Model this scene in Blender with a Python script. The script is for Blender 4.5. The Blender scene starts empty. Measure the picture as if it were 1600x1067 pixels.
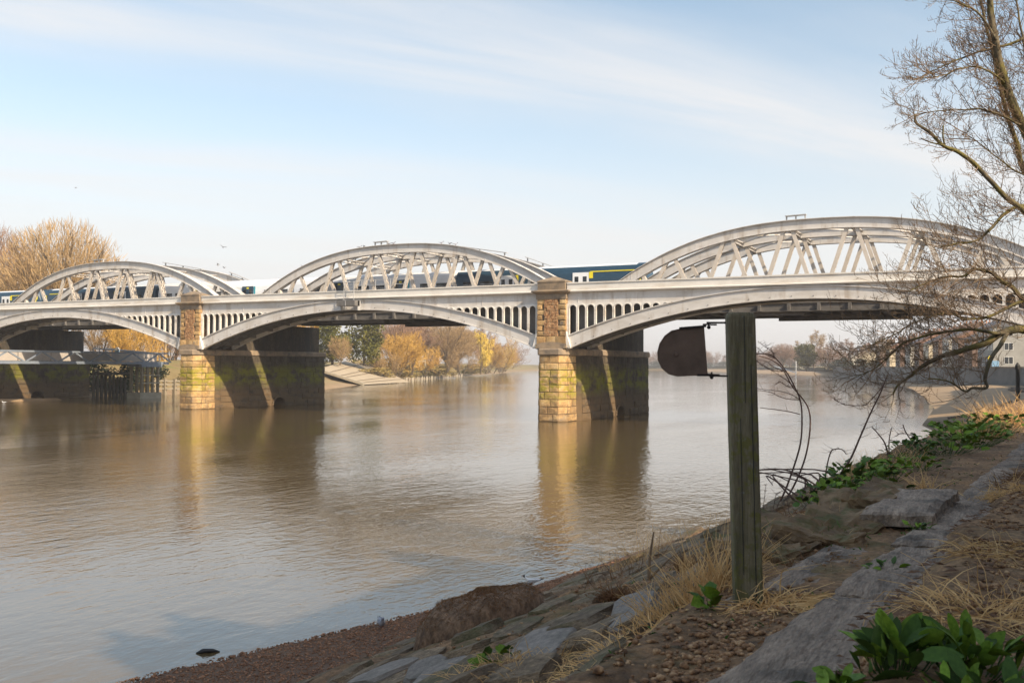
import bpy, bmesh, math, random
from mathutils import Vector, Matrix, Quaternion, noise
R = math.radians
sc = bpy.context.scene
C = sc.collection

# ------------------------------------------------------------------ camera
# world frame: x runs along the railway bridge, y runs up the river, z up, water at z = 0
TH, PITCH, ROLL, FPX = 0.4682, 0.0247, 0.0057, 1503.6
CAM = Vector((32.415, -71.115, 4.534))
cp, sp, cr, sr = math.cos(PITCH), math.sin(PITCH), math.cos(ROLL), math.sin(ROLL)
cT, sT = math.cos(TH), math.sin(TH)
def _b(v): return Vector((cT*v[0]-sT*v[1], sT*v[0]+cT*v[1], v[2]))
_R, _F, _U = Vector((1,0,0)), Vector((0,cp,sp)), Vector((0,-sp,cp))
RIGHT, UP, FWD = _b(_R*cr+_U*sr), _b(_U*cr-_R*sr), _b(_F)
cd = bpy.data.cameras.new('camera'); co = bpy.data.objects.new('camera', cd); C.objects.link(co)
co.matrix_world = Matrix(((RIGHT.x,UP.x,-FWD.x,CAM.x),(RIGHT.y,UP.y,-FWD.y,CAM.y),(RIGHT.z,UP.z,-FWD.z,CAM.z),(0,0,0,1)))
cd.sensor_width = 36; cd.lens = FPX/1600*36; cd.clip_start = .05; cd.clip_end = 9000
cd.dof.use_dof = True; cd.dof.focus_distance = 22; cd.dof.aperture_fstop = 6.3
sc.camera = co
# ------------------------------------------------------------------ sky, sun, exposure
SUN = Vector((2.86,-1.0,2.05)).normalized()
w = bpy.data.worlds.new('World'); sc.world = w; w.use_nodes = True
nt = w.node_tree; N = nt.nodes; Lk = nt.links; N.clear()
out = N.new('ShaderNodeOutputWorld'); bg = N.new('ShaderNodeBackground'); bg.inputs[1].default_value = .101
sky = N.new('ShaderNodeTexSky'); sky.sky_type = 'NISHITA'; sky.sun_disc = False
sky.sun_elevation = math.asin(SUN.z); sky.sun_rotation = math.atan2(SUN.x, SUN.y)
sky.air_density = 1.0; sky.dust_density = 1.6; sky.ozone_density = 1.0
tc = N.new('ShaderNodeTexCoord'); sx = N.new('ShaderNodeSeparateXYZ'); Lk.new(tc.outputs['Generated'], sx.inputs[0])
def wm(op, a, b=None, clamp=False):
    n = N.new('ShaderNodeMath'); n.operation = op; n.use_clamp = clamp
    for i, v in enumerate((a, b)):
        if v is None: continue
        if isinstance(v, (int, float)): n.inputs[i].default_value = v
        else: Lk.new(v, n.inputs[i])
    return n.outputs[0]
zc = wm('MAXIMUM', sx.outputs[2], 0.0); den = wm('ADD', zc, .10)
# cloud sheet: direction projected on a high layer, stretched along one wind direction
px, py = wm('DIVIDE', sx.outputs[0], den), wm('DIVIDE', sx.outputs[1], den)
cx = N.new('ShaderNodeCombineXYZ'); Lk.new(px, cx.inputs[0]); Lk.new(py, cx.inputs[1])
mp = N.new('ShaderNodeMapping'); mp.inputs['Rotation'].default_value = (0,0,R(-50.6)); Lk.new(cx.outputs[0], mp.inputs[0])   # x along the wind
def wnz(scale, stretch, detail, ro, dis, loc=(0,0,0)):
    m_ = N.new('ShaderNodeMapping'); m_.inputs['Scale'].default_value = stretch; m_.inputs['Location'].default_value = loc; Lk.new(mp.outputs[0], m_.inputs[0])
    n_ = N.new('ShaderNodeTexNoise'); n_.inputs['Scale'].default_value = scale; n_.inputs['Detail'].default_value = detail; n_.inputs['Roughness'].default_value = ro; n_.inputs['Distortion'].default_value = dis; Lk.new(m_.outputs[0], n_.inputs['Vector']); return n_.outputs[0]
def wr(v, a, b, c, d):
    n_ = N.new('ShaderNodeMapRange'); n_.interpolation_type = 'SMOOTHSTEP'
    for k_, x_ in enumerate((a,b,c,d)): n_.inputs[k_+1].default_value = x_
    Lk.new(v, n_.inputs[0]); return n_.outputs[0]
sp2 = N.new('ShaderNodeSeparateXYZ'); Lk.new(mp.outputs[0], sp2.inputs[0])
fib = wr(wnz(1.0, (.55,2.4,1), 9, .58, .5, (3.1,.4,0)), .26, .74, 0, 1); big_ = wnz(.8, (.6,1.0,1), 4, .5, .3, (7,2,0))
yy_ = wm('ADD', sp2.outputs[1], wm('MULTIPLY', wm('SUBTRACT', big_, .5), .9))
band = wm('MULTIPLY', wr(yy_, 1.72, 2.12, 0, 1), wr(yy_, 2.14, 2.62, 1, 0)); veil = wr(yy_, 2.8, 3.3, 0, .75); loose = wr(big_, .50, .70, .0, .4)
cover = wm('MAXIMUM', wm('MAXIMUM', band, veil), loose)
cloud = wm('MULTIPLY', cover, wm('ADD', wm('MULTIPLY', fib, .75), .22), True)
hz = N.new('ShaderNodeMapRange'); hz.inputs[1].default_value = 0.0; hz.inputs[2].default_value = .34; hz.inputs[3].default_value = .95; hz.inputs[4].default_value = .06; hz.interpolation_type = 'SMOOTHSTEP'
Lk.new(zc, hz.inputs[0])
inv = wm('SUBTRACT', 1.0, wm('MULTIPLY', cloud, .9)); inv2 = wm('SUBTRACT', 1.0, hz.outputs[0])
fac = wm('SUBTRACT', 1.0, wm('MULTIPLY', inv, inv2), True)
mx = N.new('ShaderNodeMix'); mx.data_type = 'RGBA'; Lk.new(fac, mx.inputs[0]); hsv = N.new('ShaderNodeHueSaturation'); hsv.inputs['Hue'].default_value = .486; hsv.inputs['Saturation'].default_value = .88; Lk.new(sky.outputs[0], hsv.inputs['Color']); Lk.new(hsv.outputs[0], mx.inputs[6]); mx.inputs[7].default_value = (4.6,4.49,4.42,1)
Lk.new(mx.outputs[2], bg.inputs[0]); Lk.new(bg.outputs[0], out.inputs[0])
ld = bpy.data.lights.new('sun', 'SUN'); ld.energy = 3.4; ld.angle = R(.6); ld.color = (1.0,.83,.61)
lo = bpy.data.objects.new('sun', ld); C.objects.link(lo); lo.rotation_euler = (-SUN).to_track_quat('-Z','Y').to_euler(); lo.location = (60,-60,60)
sc.view_settings.view_transform = 'Standard'; sc.view_settings.look = 'None'; sc.view_settings.exposure = 1.04; sc.view_settings.gamma = 1
sc.view_settings.use_curve_mapping = False
sc.cycles.use_denoising = True; sc.cycles.max_bounces = 6; sc.cycles.volume_bounces = 0; sc.cycles.transparent_max_bounces = 4

# ------------------------------------------------------------------ helpers
ORG = {}
def link(o, parent=None, loc=None):
    C.objects.link(o)
    if parent is not None: o.parent = parent
    if loc is not None: o.location = loc
def thing(name, label, cat, loc=(0,0,0), group=None):
    o = bpy.data.objects.new(name, None); C.objects.link(o); o.location = loc; o.empty_display_size = .2
    ORG[o.name] = Vector(loc); tag(o, label, cat, group); return o
def tag(o, label, cat, group=None, kind=None):
    if label: o['label'] = label
    if cat: o['category'] = cat
    if group: o['group'] = group
    if kind: o['kind'] = kind
    return o
def copy_tree(o, parent=None, loc=None, rot=None, scale=None, label=None):
    c = o.copy(); C.objects.link(c); c.parent = parent
    if loc is not None: c.location = loc
    if rot is not None: c.rotation_euler = rot
    if scale is not None: c.scale = scale if not isinstance(scale,(int,float)) else (scale,)*3
    if label: c['label'] = label
    for ch in list(o.children): copy_tree(ch, c)
    return c
class MB:
    def __init__(s): s.v = []; s.f = []; s.m = []
    def add(s, vs, fs, m=0):
        k = len(s.v); s.v += [tuple(p) for p in vs]; s.f += [tuple(i+k for i in f) for f in fs]; s.m += [m]*len(fs); return s
    def box(s, a, b, m=0):
        x0,y0,z0 = a; x1,y1,z1 = b
        return s.add([(x0,y0,z0),(x1,y0,z0),(x1,y1,z0),(x0,y1,z0),(x0,y0,z1),(x1,y0,z1),(x1,y1,z1),(x0,y1,z1)],
              [(3,2,1,0),(4,5,6,7),(0,1,5,4),(1,2,6,5),(2,3,7,6),(3,0,4,7)], m)
    def bar(s, p, q, wx, wy, up=(0,1,0), m=0):
        p, q = Vector(p), Vector(q); d = (q-p).normalized(); u = Vector(up); u = (u-d*u.dot(d)).normalized(); t = d.cross(u)
        vs = [e+u*(a*wy/2)+t*(b*wx/2) for e in (p,q) for a,b in ((-1,-1),(-1,1),(1,1),(1,-1))]
        return s.add(vs, [(0,1,2,3),(7,6,5,4),(0,4,5,1),(1,5,6,2),(2,6,7,3),(3,7,4,0)], m)
    def tube(s, pts, rad, n=6, m=0, cap=True):
        pts = [Vector(p) for p in pts]
        if isinstance(rad,(int,float)): rad = [rad]*len(pts)
        ref = None; vs = []
        for i, p in enumerate(pts):
            d = (pts[min(i+1,len(pts)-1)]-pts[max(i-1,0)])
            if d.length < 1e-9: d = Vector((0,0,1))
            d.normalize()
            if ref is None: ref = d.orthogonal().normalized()
            ref = (ref-d*ref.dot(d))
            ref = ref.normalized() if ref.length > 1e-6 else d.orthogonal().normalized()
            t = d.cross(ref)
            for k in range(n):
                a = 2*math.pi*k/n; vs.append(p+(ref*math.cos(a)+t*math.sin(a))*rad[i])
        fs = [(i*n+k, i*n+(k+1)%n, (i+1)*n+(k+1)%n, (i+1)*n+k) for i in range(len(pts)-1) for k in range(n)]
        if cap: fs += [tuple(range(n-1,-1,-1)), tuple((len(pts)-1)*n+k for k in range(n))]
        return s.add(vs, fs, m)
    def rib(s, pts, wid, nrm, m=0):
        vs = []; L = len(pts)
        for i, p in enumerate(pts):
            d = (pts[min(i+1,L-1)]-pts[max(i-1,0)]); t = d.cross(nrm)
            t = t.normalized() if t.length > 1e-7 else Vector((1,0,0))
            vs += [p+t*wid[i], p-t*wid[i]]
        return s.add(vs, [(2*i,2*i+1,2*i+3,2*i+2) for i in range(L-1)], m)
    def prism(s, ring, vec, m=0):
        n = len(ring); a = [Vector(p) for p in ring]; vec = Vector(vec)
        return s.add(a+[p+vec for p in a], [tuple(range(n-1,-1,-1)), tuple(range(n,2*n))]+[(i,(i+1)%n,n+(i+1)%n,n+i) for i in range(n)], m)
    def loft(s, rings, m=0, cap=True):
        n = len(rings[0]); vs = [p for r in rings for p in r]
        fs = [(i*n+k, i*n+(k+1)%n, (i+1)*n+(k+1)%n, (i+1)*n+k) for i in range(len(rings)-1) for k in range(n)]
        if cap: fs += [tuple(range(n-1,-1,-1)), tuple((len(rings)-1)*n+k for k in range(n))]
        return s.add(vs, fs, m)
    def mesh(s, name, mats, smooth=False, org=None):
        me = bpy.data.meshes.new(name); vs = s.v
        if org is not None and org.length > 0: vs = [(p[0]-org.x, p[1]-org.y, p[2]-org.z) for p in vs]
        me.from_pydata(vs, [], s.f)
        for m in (mats if isinstance(mats,(list,tuple)) else [mats]): me.materials.append(m)
        if any(s.m): me.polygons.foreach_set('material_index', s.m)
        if smooth: me.polygons.foreach_set('use_smooth', [True]*len(me.polygons))
        me.update(); return me
    def obj(s, name, mats, parent=None, smooth=False, kind=None):
        org = ORG.get(parent.name) if parent is not None else None
        o = bpy.data.objects.new(name, s.mesh(name, mats, smooth, org)); C.objects.link(o)
        if parent is not None:
            o.parent = parent; ORG[o.name] = org if org is not None else Vector((0,0,0))
        else: ORG[o.name] = Vector((0,0,0))
        if kind: o['kind'] = kind
        return o
def fix_normals(o):
    bm = bmesh.new(); bm.from_mesh(o.data); bmesh.ops.recalc_face_normals(bm, faces=bm.faces); bm.to_mesh(o.data); bm.free(); return o
def nz(x, y, z=0.0): return noise.noise(Vector((x,y,z)))
def fbm(x, y, z=0.0, o=4): return noise.fractal(Vector((x,y,z)), 1.0, 2.0, o)
def interp(x, xs, ys):
    if x <= xs[0]: return ys[0]
    for i in range(1, len(xs)):
        if x <= xs[i]:
            t = (x-xs[i-1])/(xs[i]-xs[i-1]); return ys[i-1]+(ys[i]-ys[i-1])*t
    return ys[-1]
def smooth_poly(pts, k=3):
    """Catmull-Rom through the points"""
    P = [Vector(p) for p in pts]; o = []
    for i in range(len(P)-1):
        a, b, c, d = P[max(i-1,0)], P[i], P[i+1], P[min(i+2,len(P)-1)]
        for j in range(k):
            t = j/k; o.append(.5*((2*b)+(c-a)*t+(2*a-5*b+4*c-d)*t*t+(3*b-a-3*c+d)*t**3))
    o.append(P[-1]); return o

# ------------------------------------------------------------------ materials
def pm(name, cols, scale=3.0, rough=.8, bump=0.0, bscale=None, stretch=(1,1,1), detail=6, rnd=0.0, coord='Object', lo=.3, hi=.7, spec=.5, metal=0.0, dist=.02, speck=None):
    """noise ramp colour + noise bump; rnd = brightness change from object to object"""
    m = bpy.data.materials.new(name); m.use_nodes = True; t = m.node_tree; n = t.nodes; l = t.links; b = n['Principled BSDF']
    b.inputs['Roughness'].default_value = rough; b.inputs['Specular IOR Level'].default_value = spec; b.inputs['Metallic'].default_value = metal
    tcn = n.new('ShaderNodeTexCoord'); mpn = n.new('ShaderNodeMapping'); mpn.inputs['Scale'].default_value = stretch
    if coord == 'World':
        g = n.new('ShaderNodeNewGeometry'); l.new(g.outputs['Position'], mpn.inputs[0])
    else: l.new(tcn.outputs[coord], mpn.inputs[0])
    tx = n.new('ShaderNodeTexNoise'); tx.inputs['Scale'].default_value = scale; tx.inputs['Detail'].default_value = detail; tx.inputs['Roughness'].default_value = .6
    l.new(mpn.outputs[0], tx.inputs['Vector'])
    rp = n.new('ShaderNodeValToRGB'); e = rp.color_ramp.elements
    while len(e) < len(cols): e.new(.5)
    for i, c in enumerate(cols):
        e[i].position = lo+(hi-lo)*i/max(1,len(cols)-1); e[i].color = (*c,1)
    l.new(tx.outputs[0], rp.inputs[0]); col = rp.outputs[0]
    if speck:
        t3 = n.new('ShaderNodeTexNoise'); t3.inputs['Scale'].default_value = speck[0]; t3.inputs['Detail'].default_value = 9; t3.inputs['Roughness'].default_value = .72; l.new(mpn.outputs[0], t3.inputs['Vector'])
        m3 = n.new('ShaderNodeMapRange'); m3.inputs[1].default_value = .3; m3.inputs[2].default_value = .7; m3.inputs[3].default_value = 1-speck[1]; m3.inputs[4].default_value = 1+speck[1]; l.new(t3.outputs[0], m3.inputs[0])
        h3 = n.new('ShaderNodeHueSaturation'); l.new(m3.outputs[0], h3.inputs['Value']); l.new(col, h3.inputs['Color']); col = h3.outputs[0]
    if rnd:
        oi = n.new('ShaderNodeObjectInfo'); mr = n.new('ShaderNodeMapRange'); mr.inputs[3].default_value = 1-rnd; mr.inputs[4].default_value = 1+rnd
        l.new(oi.outputs['Random'], mr.inputs[0]); hs = n.new('ShaderNodeHueSaturation'); l.new(mr.outputs[0], hs.inputs['Value']); l.new(col, hs.inputs['Color']); col = hs.outputs[0]
    l.new(col, b.inputs['Base Color'])
    if bump:
        t2 = n.new('ShaderNodeTexNoise'); t2.inputs['Scale'].default_value = bscale or scale*4; t2.inputs['Detail'].default_value = 6; l.new(mpn.outputs[0], t2.inputs['Vector'])
        bp = n.new('ShaderNodeBump'); bp.inputs['Strength'].default_value = bump; bp.inputs['Distance'].default_value = dist; l.new(t2.outputs[0], bp.inputs['Height']); l.new(bp.outputs[0], b.inputs['Normal'])
    m['col'] = 0; del m['col']
    return m
def col_socket(m): return m.node_tree.nodes['Principled BSDF'].inputs['Base Color']
def layer(m, col, zlo=None, zhi=None, scale=1.0, lo=.45, hi=.6, amt=1.0, up=False, soft=.5, stretch=(1,1,1)):
    """lay a stain of one colour over a material: noise shaped, optionally between two heights or on upward faces"""
    t = m.node_tree; n = t.nodes; l = t.links; s = col_socket(m); src = s.links[0].from_socket
    g = n.new('ShaderNodeNewGeometry'); mpn = n.new('ShaderNodeMapping'); mpn.inputs['Scale'].default_value = stretch; l.new(g.outputs['Position'], mpn.inputs[0])
    tx = n.new('ShaderNodeTexNoise'); tx.inputs['Scale'].default_value = scale; tx.inputs['Detail'].default_value = 7; tx.inputs['Roughness'].default_value = .62; l.new(mpn.outputs[0], tx.inputs['Vector'])
    mr = n.new('ShaderNodeMapRange'); mr.inputs[1].default_value = lo; mr.inputs[2].default_value = hi; l.new(tx.outputs[0], mr.inputs[0]); f = mr.outputs[0]
    def mul(a, b):
        k = n.new('ShaderNodeMath'); k.operation = 'MULTIPLY'; l.new(a, k.inputs[0])
        if isinstance(b, float): k.inputs[1].default_value = b
        else: l.new(b, k.inputs[1])
        return k.outputs[0]
    if zlo is not None:
        sz = n.new('ShaderNodeSeparateXYZ'); l.new(g.outputs['Position'], sz.inputs[0])
        a = n.new('ShaderNodeMapRange'); a.inputs[1].default_value = zlo-soft; a.inputs[2].default_value = zlo+soft; l.new(sz.outputs[2], a.inputs[0])
        b = n.new('ShaderNodeMapRange'); b.inputs[1].default_value = zhi+soft; b.inputs[2].default_value = zhi-soft; l.new(sz.outputs[2], b.inputs[0])
        f = mul(f, mul(a.outputs[0], b.outputs[0]))
    if up:
        sn = n.new('ShaderNodeSeparateXYZ'); l.new(g.outputs['Normal'], sn.inputs[0])
        a = n.new('ShaderNodeMapRange'); a.inputs[1].default_value = .3; a.inputs[2].default_value = .8; l.new(sn.outputs[2], a.inputs[0]); f = mul(f, a.outputs[0])
    f = mul(f, float(amt))
    mx = n.new('ShaderNodeMix'); mx.data_type = 'RGBA'; l.new(f, mx.inputs[0]); l.new(src, mx.inputs[6]); mx.inputs[7].default_value = (*col,1); l.new(mx.outputs[2], s)
    return m

M = {}
M['paint'] = layer(layer(pm('bridge_paint', [(.54,.515,.485),(.63,.605,.575)], 1.2, .55, .05, 8, rnd=.03, coord='World'), (.33,.26,.19), scale=1.3, lo=.53, hi=.70, amt=.75, stretch=(1,1,.22)), (.45,.41,.36), scale=.7, lo=.47, hi=.66, amt=.65, stretch=(.6,1,2))
M['paint_white'] = layer(pm('parapet_paint', [(.64,.61,.56),(.74,.71,.66)], 1.0, .5, .04, 8, coord='World'), (.42,.33,.22), scale=.9, lo=.52, hi=.70, amt=.55, stretch=(.35,1,1.6))
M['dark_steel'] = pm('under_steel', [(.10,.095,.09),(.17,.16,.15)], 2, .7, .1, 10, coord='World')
M['rail_steel'] = pm('grey_steel', [(.34,.34,.34),(.42,.42,.42)], 3, .5, .05)
M['lattice'] = pm('lattice_paint', [(.52,.46,.39),(.62,.56,.49)], 1.5, .6, .05, 9, coord='World')
st = pm('pier_stone', [(.27,.155,.06),(.43,.27,.115),(.53,.375,.19)], 1.3, .85, .45, 9, rnd=.32, coord='World', dist=.05, speck=(6,.35))
layer(st, (.15,.14,.13), scale=1.6, lo=.56, hi=.72, amt=.8)
layer(st, (.27,.24,.01), 1.9, 4.2, 1.2, .42, .56, .85, soft=.5, stretch=(1,1,2.5))
layer(st, (.21,.14,.075), -1, 1.2, 1.4, .40, .6, .8, soft=.5, stretch=(1,1,3))
M['stone'] = st
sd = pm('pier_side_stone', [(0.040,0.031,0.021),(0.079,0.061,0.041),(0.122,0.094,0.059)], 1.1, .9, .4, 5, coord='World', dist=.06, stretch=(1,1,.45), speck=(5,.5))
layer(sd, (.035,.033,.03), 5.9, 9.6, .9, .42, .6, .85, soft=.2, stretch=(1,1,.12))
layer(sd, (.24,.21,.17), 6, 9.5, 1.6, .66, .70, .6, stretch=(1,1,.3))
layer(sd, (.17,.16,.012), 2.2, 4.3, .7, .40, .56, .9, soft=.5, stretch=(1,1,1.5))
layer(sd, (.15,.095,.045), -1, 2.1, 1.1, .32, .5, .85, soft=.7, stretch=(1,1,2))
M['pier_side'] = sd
M['mortar'] = pm('joint_mortar', [(.10,.08,.055),(.17,.13,.09)], 4, .95, .2, 20, coord='World')
M['ledge'] = pm('ledge_stone', [(.13,.11,.09),(.25,.19,.13),(.34,.25,.16)], 1.5, .9, .25, 9, rnd=.12, coord='World', dist=.04)
M['red_stone'] = pm('rough_red_stone', [(.25,.12,.055),(.38,.21,.10),(.43,.29,.16)], 5, .95, .8, 14, coord='World', dist=.06, speck=(9,.5))
M['navy'] = pm('train_navy', [(.018,.048,.08),(.024,.060,.10)], 2, .3, 0)
M['train_white'] = pm('train_white', [(.74,.75,.76),(.79,.80,.81)], 2, .35, 0)
M['train_grey'] = pm('train_grey', [(.62,.64,.67),(.68,.70,.73)], 2, .35, 0)
M['yellow'] = pm('train_yellow', [(.75,.62,.02),(.80,.67,.03)], 2, .4, 0)
M['teal'] = pm('train_teal', [(.03,.28,.36),(.04,.32,.40)], 2, .35, 0)
M['glass'] = pm('dark_glass', [(.012,.016,.022),(.03,.035,.04)], .6, .06, 0, rnd=.3)
M['track'] = pm('track_ballast', [(.12,.11,.10),(.2,.18,.16)], 5, .95, .3)
M['sand'] = pm('foreshore_sand', [(.24,.16,.09),(.32,.22,.125),(.37,.26,.15)], .35, .9, .2, 2, coord='World')
M['bank_grass'] = layer(pm('bank_turf', [(.17,.12,.055),(.24,.18,.075),(.16,.17,.045)], .25, .95, .5, 3, coord='World', dist=.2), (.30,.21,.12), -2, 1.0, .3, .2, .5, 1.0, soft=.7)
M['slip'] = pm('slipway_concrete', [(.36,.29,.20),(.45,.37,.26)], .5, .9, .15, 3, coord='World')
M['slip_line'] = pm('slipway_timber', [(.27,.21,.145),(.34,.27,.19)], .5, .9, .1, coord='World')
M['wall_far'] = pm('river_wall', [(.13,.125,.115),(.20,.19,.175)], .6, .9, .25, 4, coord='World')
M['earth'] = pm('bank_earth', [(0.091,0.051,0.024),(0.193,0.108,0.049),(0.284,0.163,0.076)], 1.6, .95, .9, 16, coord='World', dist=.05, speck=(14,.75))
layer(M['earth'], (.07,.075,.02), scale=.9, lo=.52, hi=.66, amt=.6)
layer(M['earth'], (.13,.075,.045), -2, .24, 2, .2, .45, .95, soft=.06)
M['path'] = layer(pm('path_dirt', [(0.109,0.061,0.030),(0.221,0.124,0.056),(0.325,0.191,0.090)], 2.2, .95, .8, 26, coord='World', dist=.03, speck=(20,.75)), (.15,.115,.06), scale=1.1, lo=.52, hi=.7, amt=.6)
M['rev_stone'] = layer(pm('revetment_stone', [(0.113,0.079,0.048),(0.198,0.141,0.084),(0.284,0.205,0.128)], 3, .92, .9, 16, rnd=.25, dist=.04, speck=(9,.6)), (.07,.08,.025), scale=1.5, lo=.5, hi=.64, amt=.6)
M['slab'] = layer(pm('pale_slab', [(0.163,0.140,0.118),(0.250,0.216,0.182)], 5, .85, .3, 40, rnd=.12, speck=(12,.4)), (.08,.07,.05), scale=1.7, lo=.5, hi=.68, amt=.7)
M['coping'] = layer(layer(pm('coping_stone', [(0.164,0.122,0.087),(0.269,0.201,0.146),(0.384,0.290,0.210)], 2.0, .85, .9, 6, stretch=(5,1.0,3), rnd=.15, coord='World', dist=.06, speck=(11,.5)), (.05,.04,.03), scale=1.8, lo=.53, hi=.66, amt=.75), (.25,.245,.24), scale=9, lo=.66, hi=.72, amt=.5)
M['mound'] = pm('mud_mound_earth', [(0.102,0.062,0.037),(0.186,0.115,0.069),(0.264,0.167,0.101)], 7, .95, 1.0, 22, stretch=(1,1,.5), dist=.05, speck=(16,.6))
M['post'] = layer(layer(pm('post_timber', [(0.087,0.074,0.045),(0.148,0.127,0.077),(0.210,0.180,0.112)], 2.2, .9, .7, 9, stretch=(7,7,.55), dist=.012, speck=(14,.4)), (.135,.13,.03), 3.0, 4.5, 15, .50, .58, .8, soft=.3), (.20,.21,.19), scale=38, lo=.62, hi=.67, amt=.55)
layer(M['post'], (.055,.07,.012), 2.9, 3.4, 7, .45, .62, .5, soft=.25)
M['rust'] = layer(pm('rusty_plate', [(0.101,0.069,0.050),(0.143,0.096,0.070),(0.177,0.120,0.086)], 7, .75, .35, 30, dist=.004), (.15,.08,.05), scale=24, lo=.6, hi=.7, amt=.3)
M['iron'] = pm('dark_iron', [(.02,.017,.017),(.045,.035,.032)], 9, .6, .3, 40, dist=.003, metal=.4)
M['bark'] = layer(pm('sun_flecked_bark', [(.06,.05,.033),(.12,.098,.062),(.19,.155,.095)], 7, .95, .7, 30, stretch=(1,1,.4), coord='World', dist=.02), (.17,.145,.03), scale=2.2, lo=.44, hi=.58, amt=.75)  # yellow patches put sun highlights into the bark colour
M['twig'] = pm('twig_bark', [(0.138,0.092,0.055),(0.263,0.178,0.105)], 2, .9, 0, coord='World')
M['bark_far'] = pm('tree_bark', [(.10,.075,.05),(.17,.13,.085)], 1, .95, 0, coord='World')
M['birch'] = pm('pale_bark', [(.38,.30,.20),(.52,.42,.30)], 1, .9, 0, coord='World')
def foliage(name, cols, scale=.5, trans=0.0): return pm(name, cols, scale, .9, 0, rnd=.12, spec=.15)
M['tw_tan'] = foliage('tan_twigs', [(.31,.205,.10),(.42,.29,.145)])
M['tw_orange'] = foliage('orange_twigs', [(.42,.24,.055),(.55,.34,.085)])
M['tw_willow'] = foliage('willow_twigs', [(.54,.38,.06),(.66,.48,.09)])
M['tw_pink'] = foliage('brown_pink_twigs', [(.25,.15,.10),(.33,.21,.14)])
M['evergreen'] = foliage('evergreen_leaves', [(.05,.06,.012),(.12,.115,.022),(.21,.17,.04)], .7)
M['hedge'] = foliage('hedge_leaves', [(.02,.032,.02),(.045,.06,.03)], .4)
M['scrub'] = foliage('bank_scrub', [(.20,.17,.05),(.30,.22,.08),(.15,.16,.04)], .3)
M['leaf'] = pm('green_leaf', [(0.077,0.138,0.012),(0.140,0.228,0.022),(0.204,0.304,0.035)], 5, .65, .3, 30, rnd=.35, spec=.2, dist=.006)
M['leaf2'] = pm('deep_green_leaf', [(0.041,0.081,0.015),(0.074,0.138,0.024)], 5, .65, .3, 30, rnd=.4, spec=.2, dist=.006)
M['straw'] = pm('dry_straw', [(0.564,0.358,0.154),(0.780,0.517,0.242)], 3, .8, 0, rnd=.15, coord='World', spec=.2)
M['rustgrass'] = pm('rust_grass', [(.15,.075,.035),(.24,.13,.06)], 3, .9, 0, coord='World', spec=.2)
M['cane'] = pm('bramble_cane', [(.075,.04,.032),(.13,.075,.055)], 4, .8, 0, coord='World')
M['litter'] = pm('dead_leaf', [(.10,.05,.025),(.19,.10,.05)], 3, .9, 0, coord='World')
M['pebble'] = pm('pebbles', [(0.094,0.049,0.024),(0.266,0.138,0.061),(0.516,0.331,0.176)], 22, .85, 0, coord='World', detail=10, lo=.36, hi=.64)
M['shingle'] = pm('shingle', [(0.116,0.055,0.028),(0.232,0.111,0.055),(0.404,0.224,0.125)], 18, .85, 0, coord='World', detail=10, lo=.36, hi=.64)
M['brick_house'] = pm('house_brick', [(.16,.105,.08),(.22,.14,.10)], 1.5, .9, .1, coord='World')
M['render'] = pm('white_render', [(.60,.56,.49),(.70,.66,.58)], .8, .85, 0, coord='World')
M['grey_render'] = pm('grey_render', [(.25,.245,.23),(.33,.32,.30)], .8, .85, 0, coord='World')
M['cream'] = pm('cream_render', [(.58,.49,.34),(.66,.57,.42)], .8, .85, 0, coord='World')
M['slate'] = pm('roof_slate', [(.09,.09,.10),(.15,.15,.16)], 1.5, .8, .1, coord='World')
M['tile'] = pm('roof_tile', [(.22,.12,.08),(.32,.165,.10)], 1.5, .85, .1, coord='World')
M['pot'] = pm('chimney_clay', [(.45,.18,.08),(.55,.24,.11)], 2, .85, 0, coord='World')
M['walk_blue'] = pm('walkway_steel', [(.16,.19,.23),(.22,.25,.29)], 2, .5, .05, coord='World')
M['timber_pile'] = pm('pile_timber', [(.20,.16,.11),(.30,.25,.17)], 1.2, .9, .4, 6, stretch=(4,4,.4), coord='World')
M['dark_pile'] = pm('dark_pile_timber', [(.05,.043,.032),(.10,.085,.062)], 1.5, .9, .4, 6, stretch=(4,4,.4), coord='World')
M['pile_conc'] = pm('pile_concrete', [(.30,.26,.19),(.42,.37,.28)], 1.5, .9, .2, 8, coord='World')
M['panel_grey'] = pm('infill_grey', [(.38,.34,.30),(.48,.43,.38)], 1.2, .8, 0, coord='World')
M['black'] = pm('black_paint', [(.012,.012,.013),(.02,.02,.02)], 3, .6, 0)
M['white'] = pm('white_plain', [(.72,.72,.70),(.80,.80,.78)], 4, .6, 0)
M['sky_blue'] = pm('pale_blue', [(.26,.47,.66),(.34,.56,.74)], 2, .6, 0)
M['gull_grey'] = pm('gull_grey', [(.40,.41,.43),(.47,.48,.50)], 8, .8, 0)
M['gull_red'] = pm('gull_leg', [(.20,.05,.04),(.26,.07,.05)], 8, .7, 0)
M['pigeon'] = pm('pigeon_grey', [(.22,.23,.27),(.42,.43,.47)], 9, .7, 0, lo=.4, hi=.6)
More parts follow.
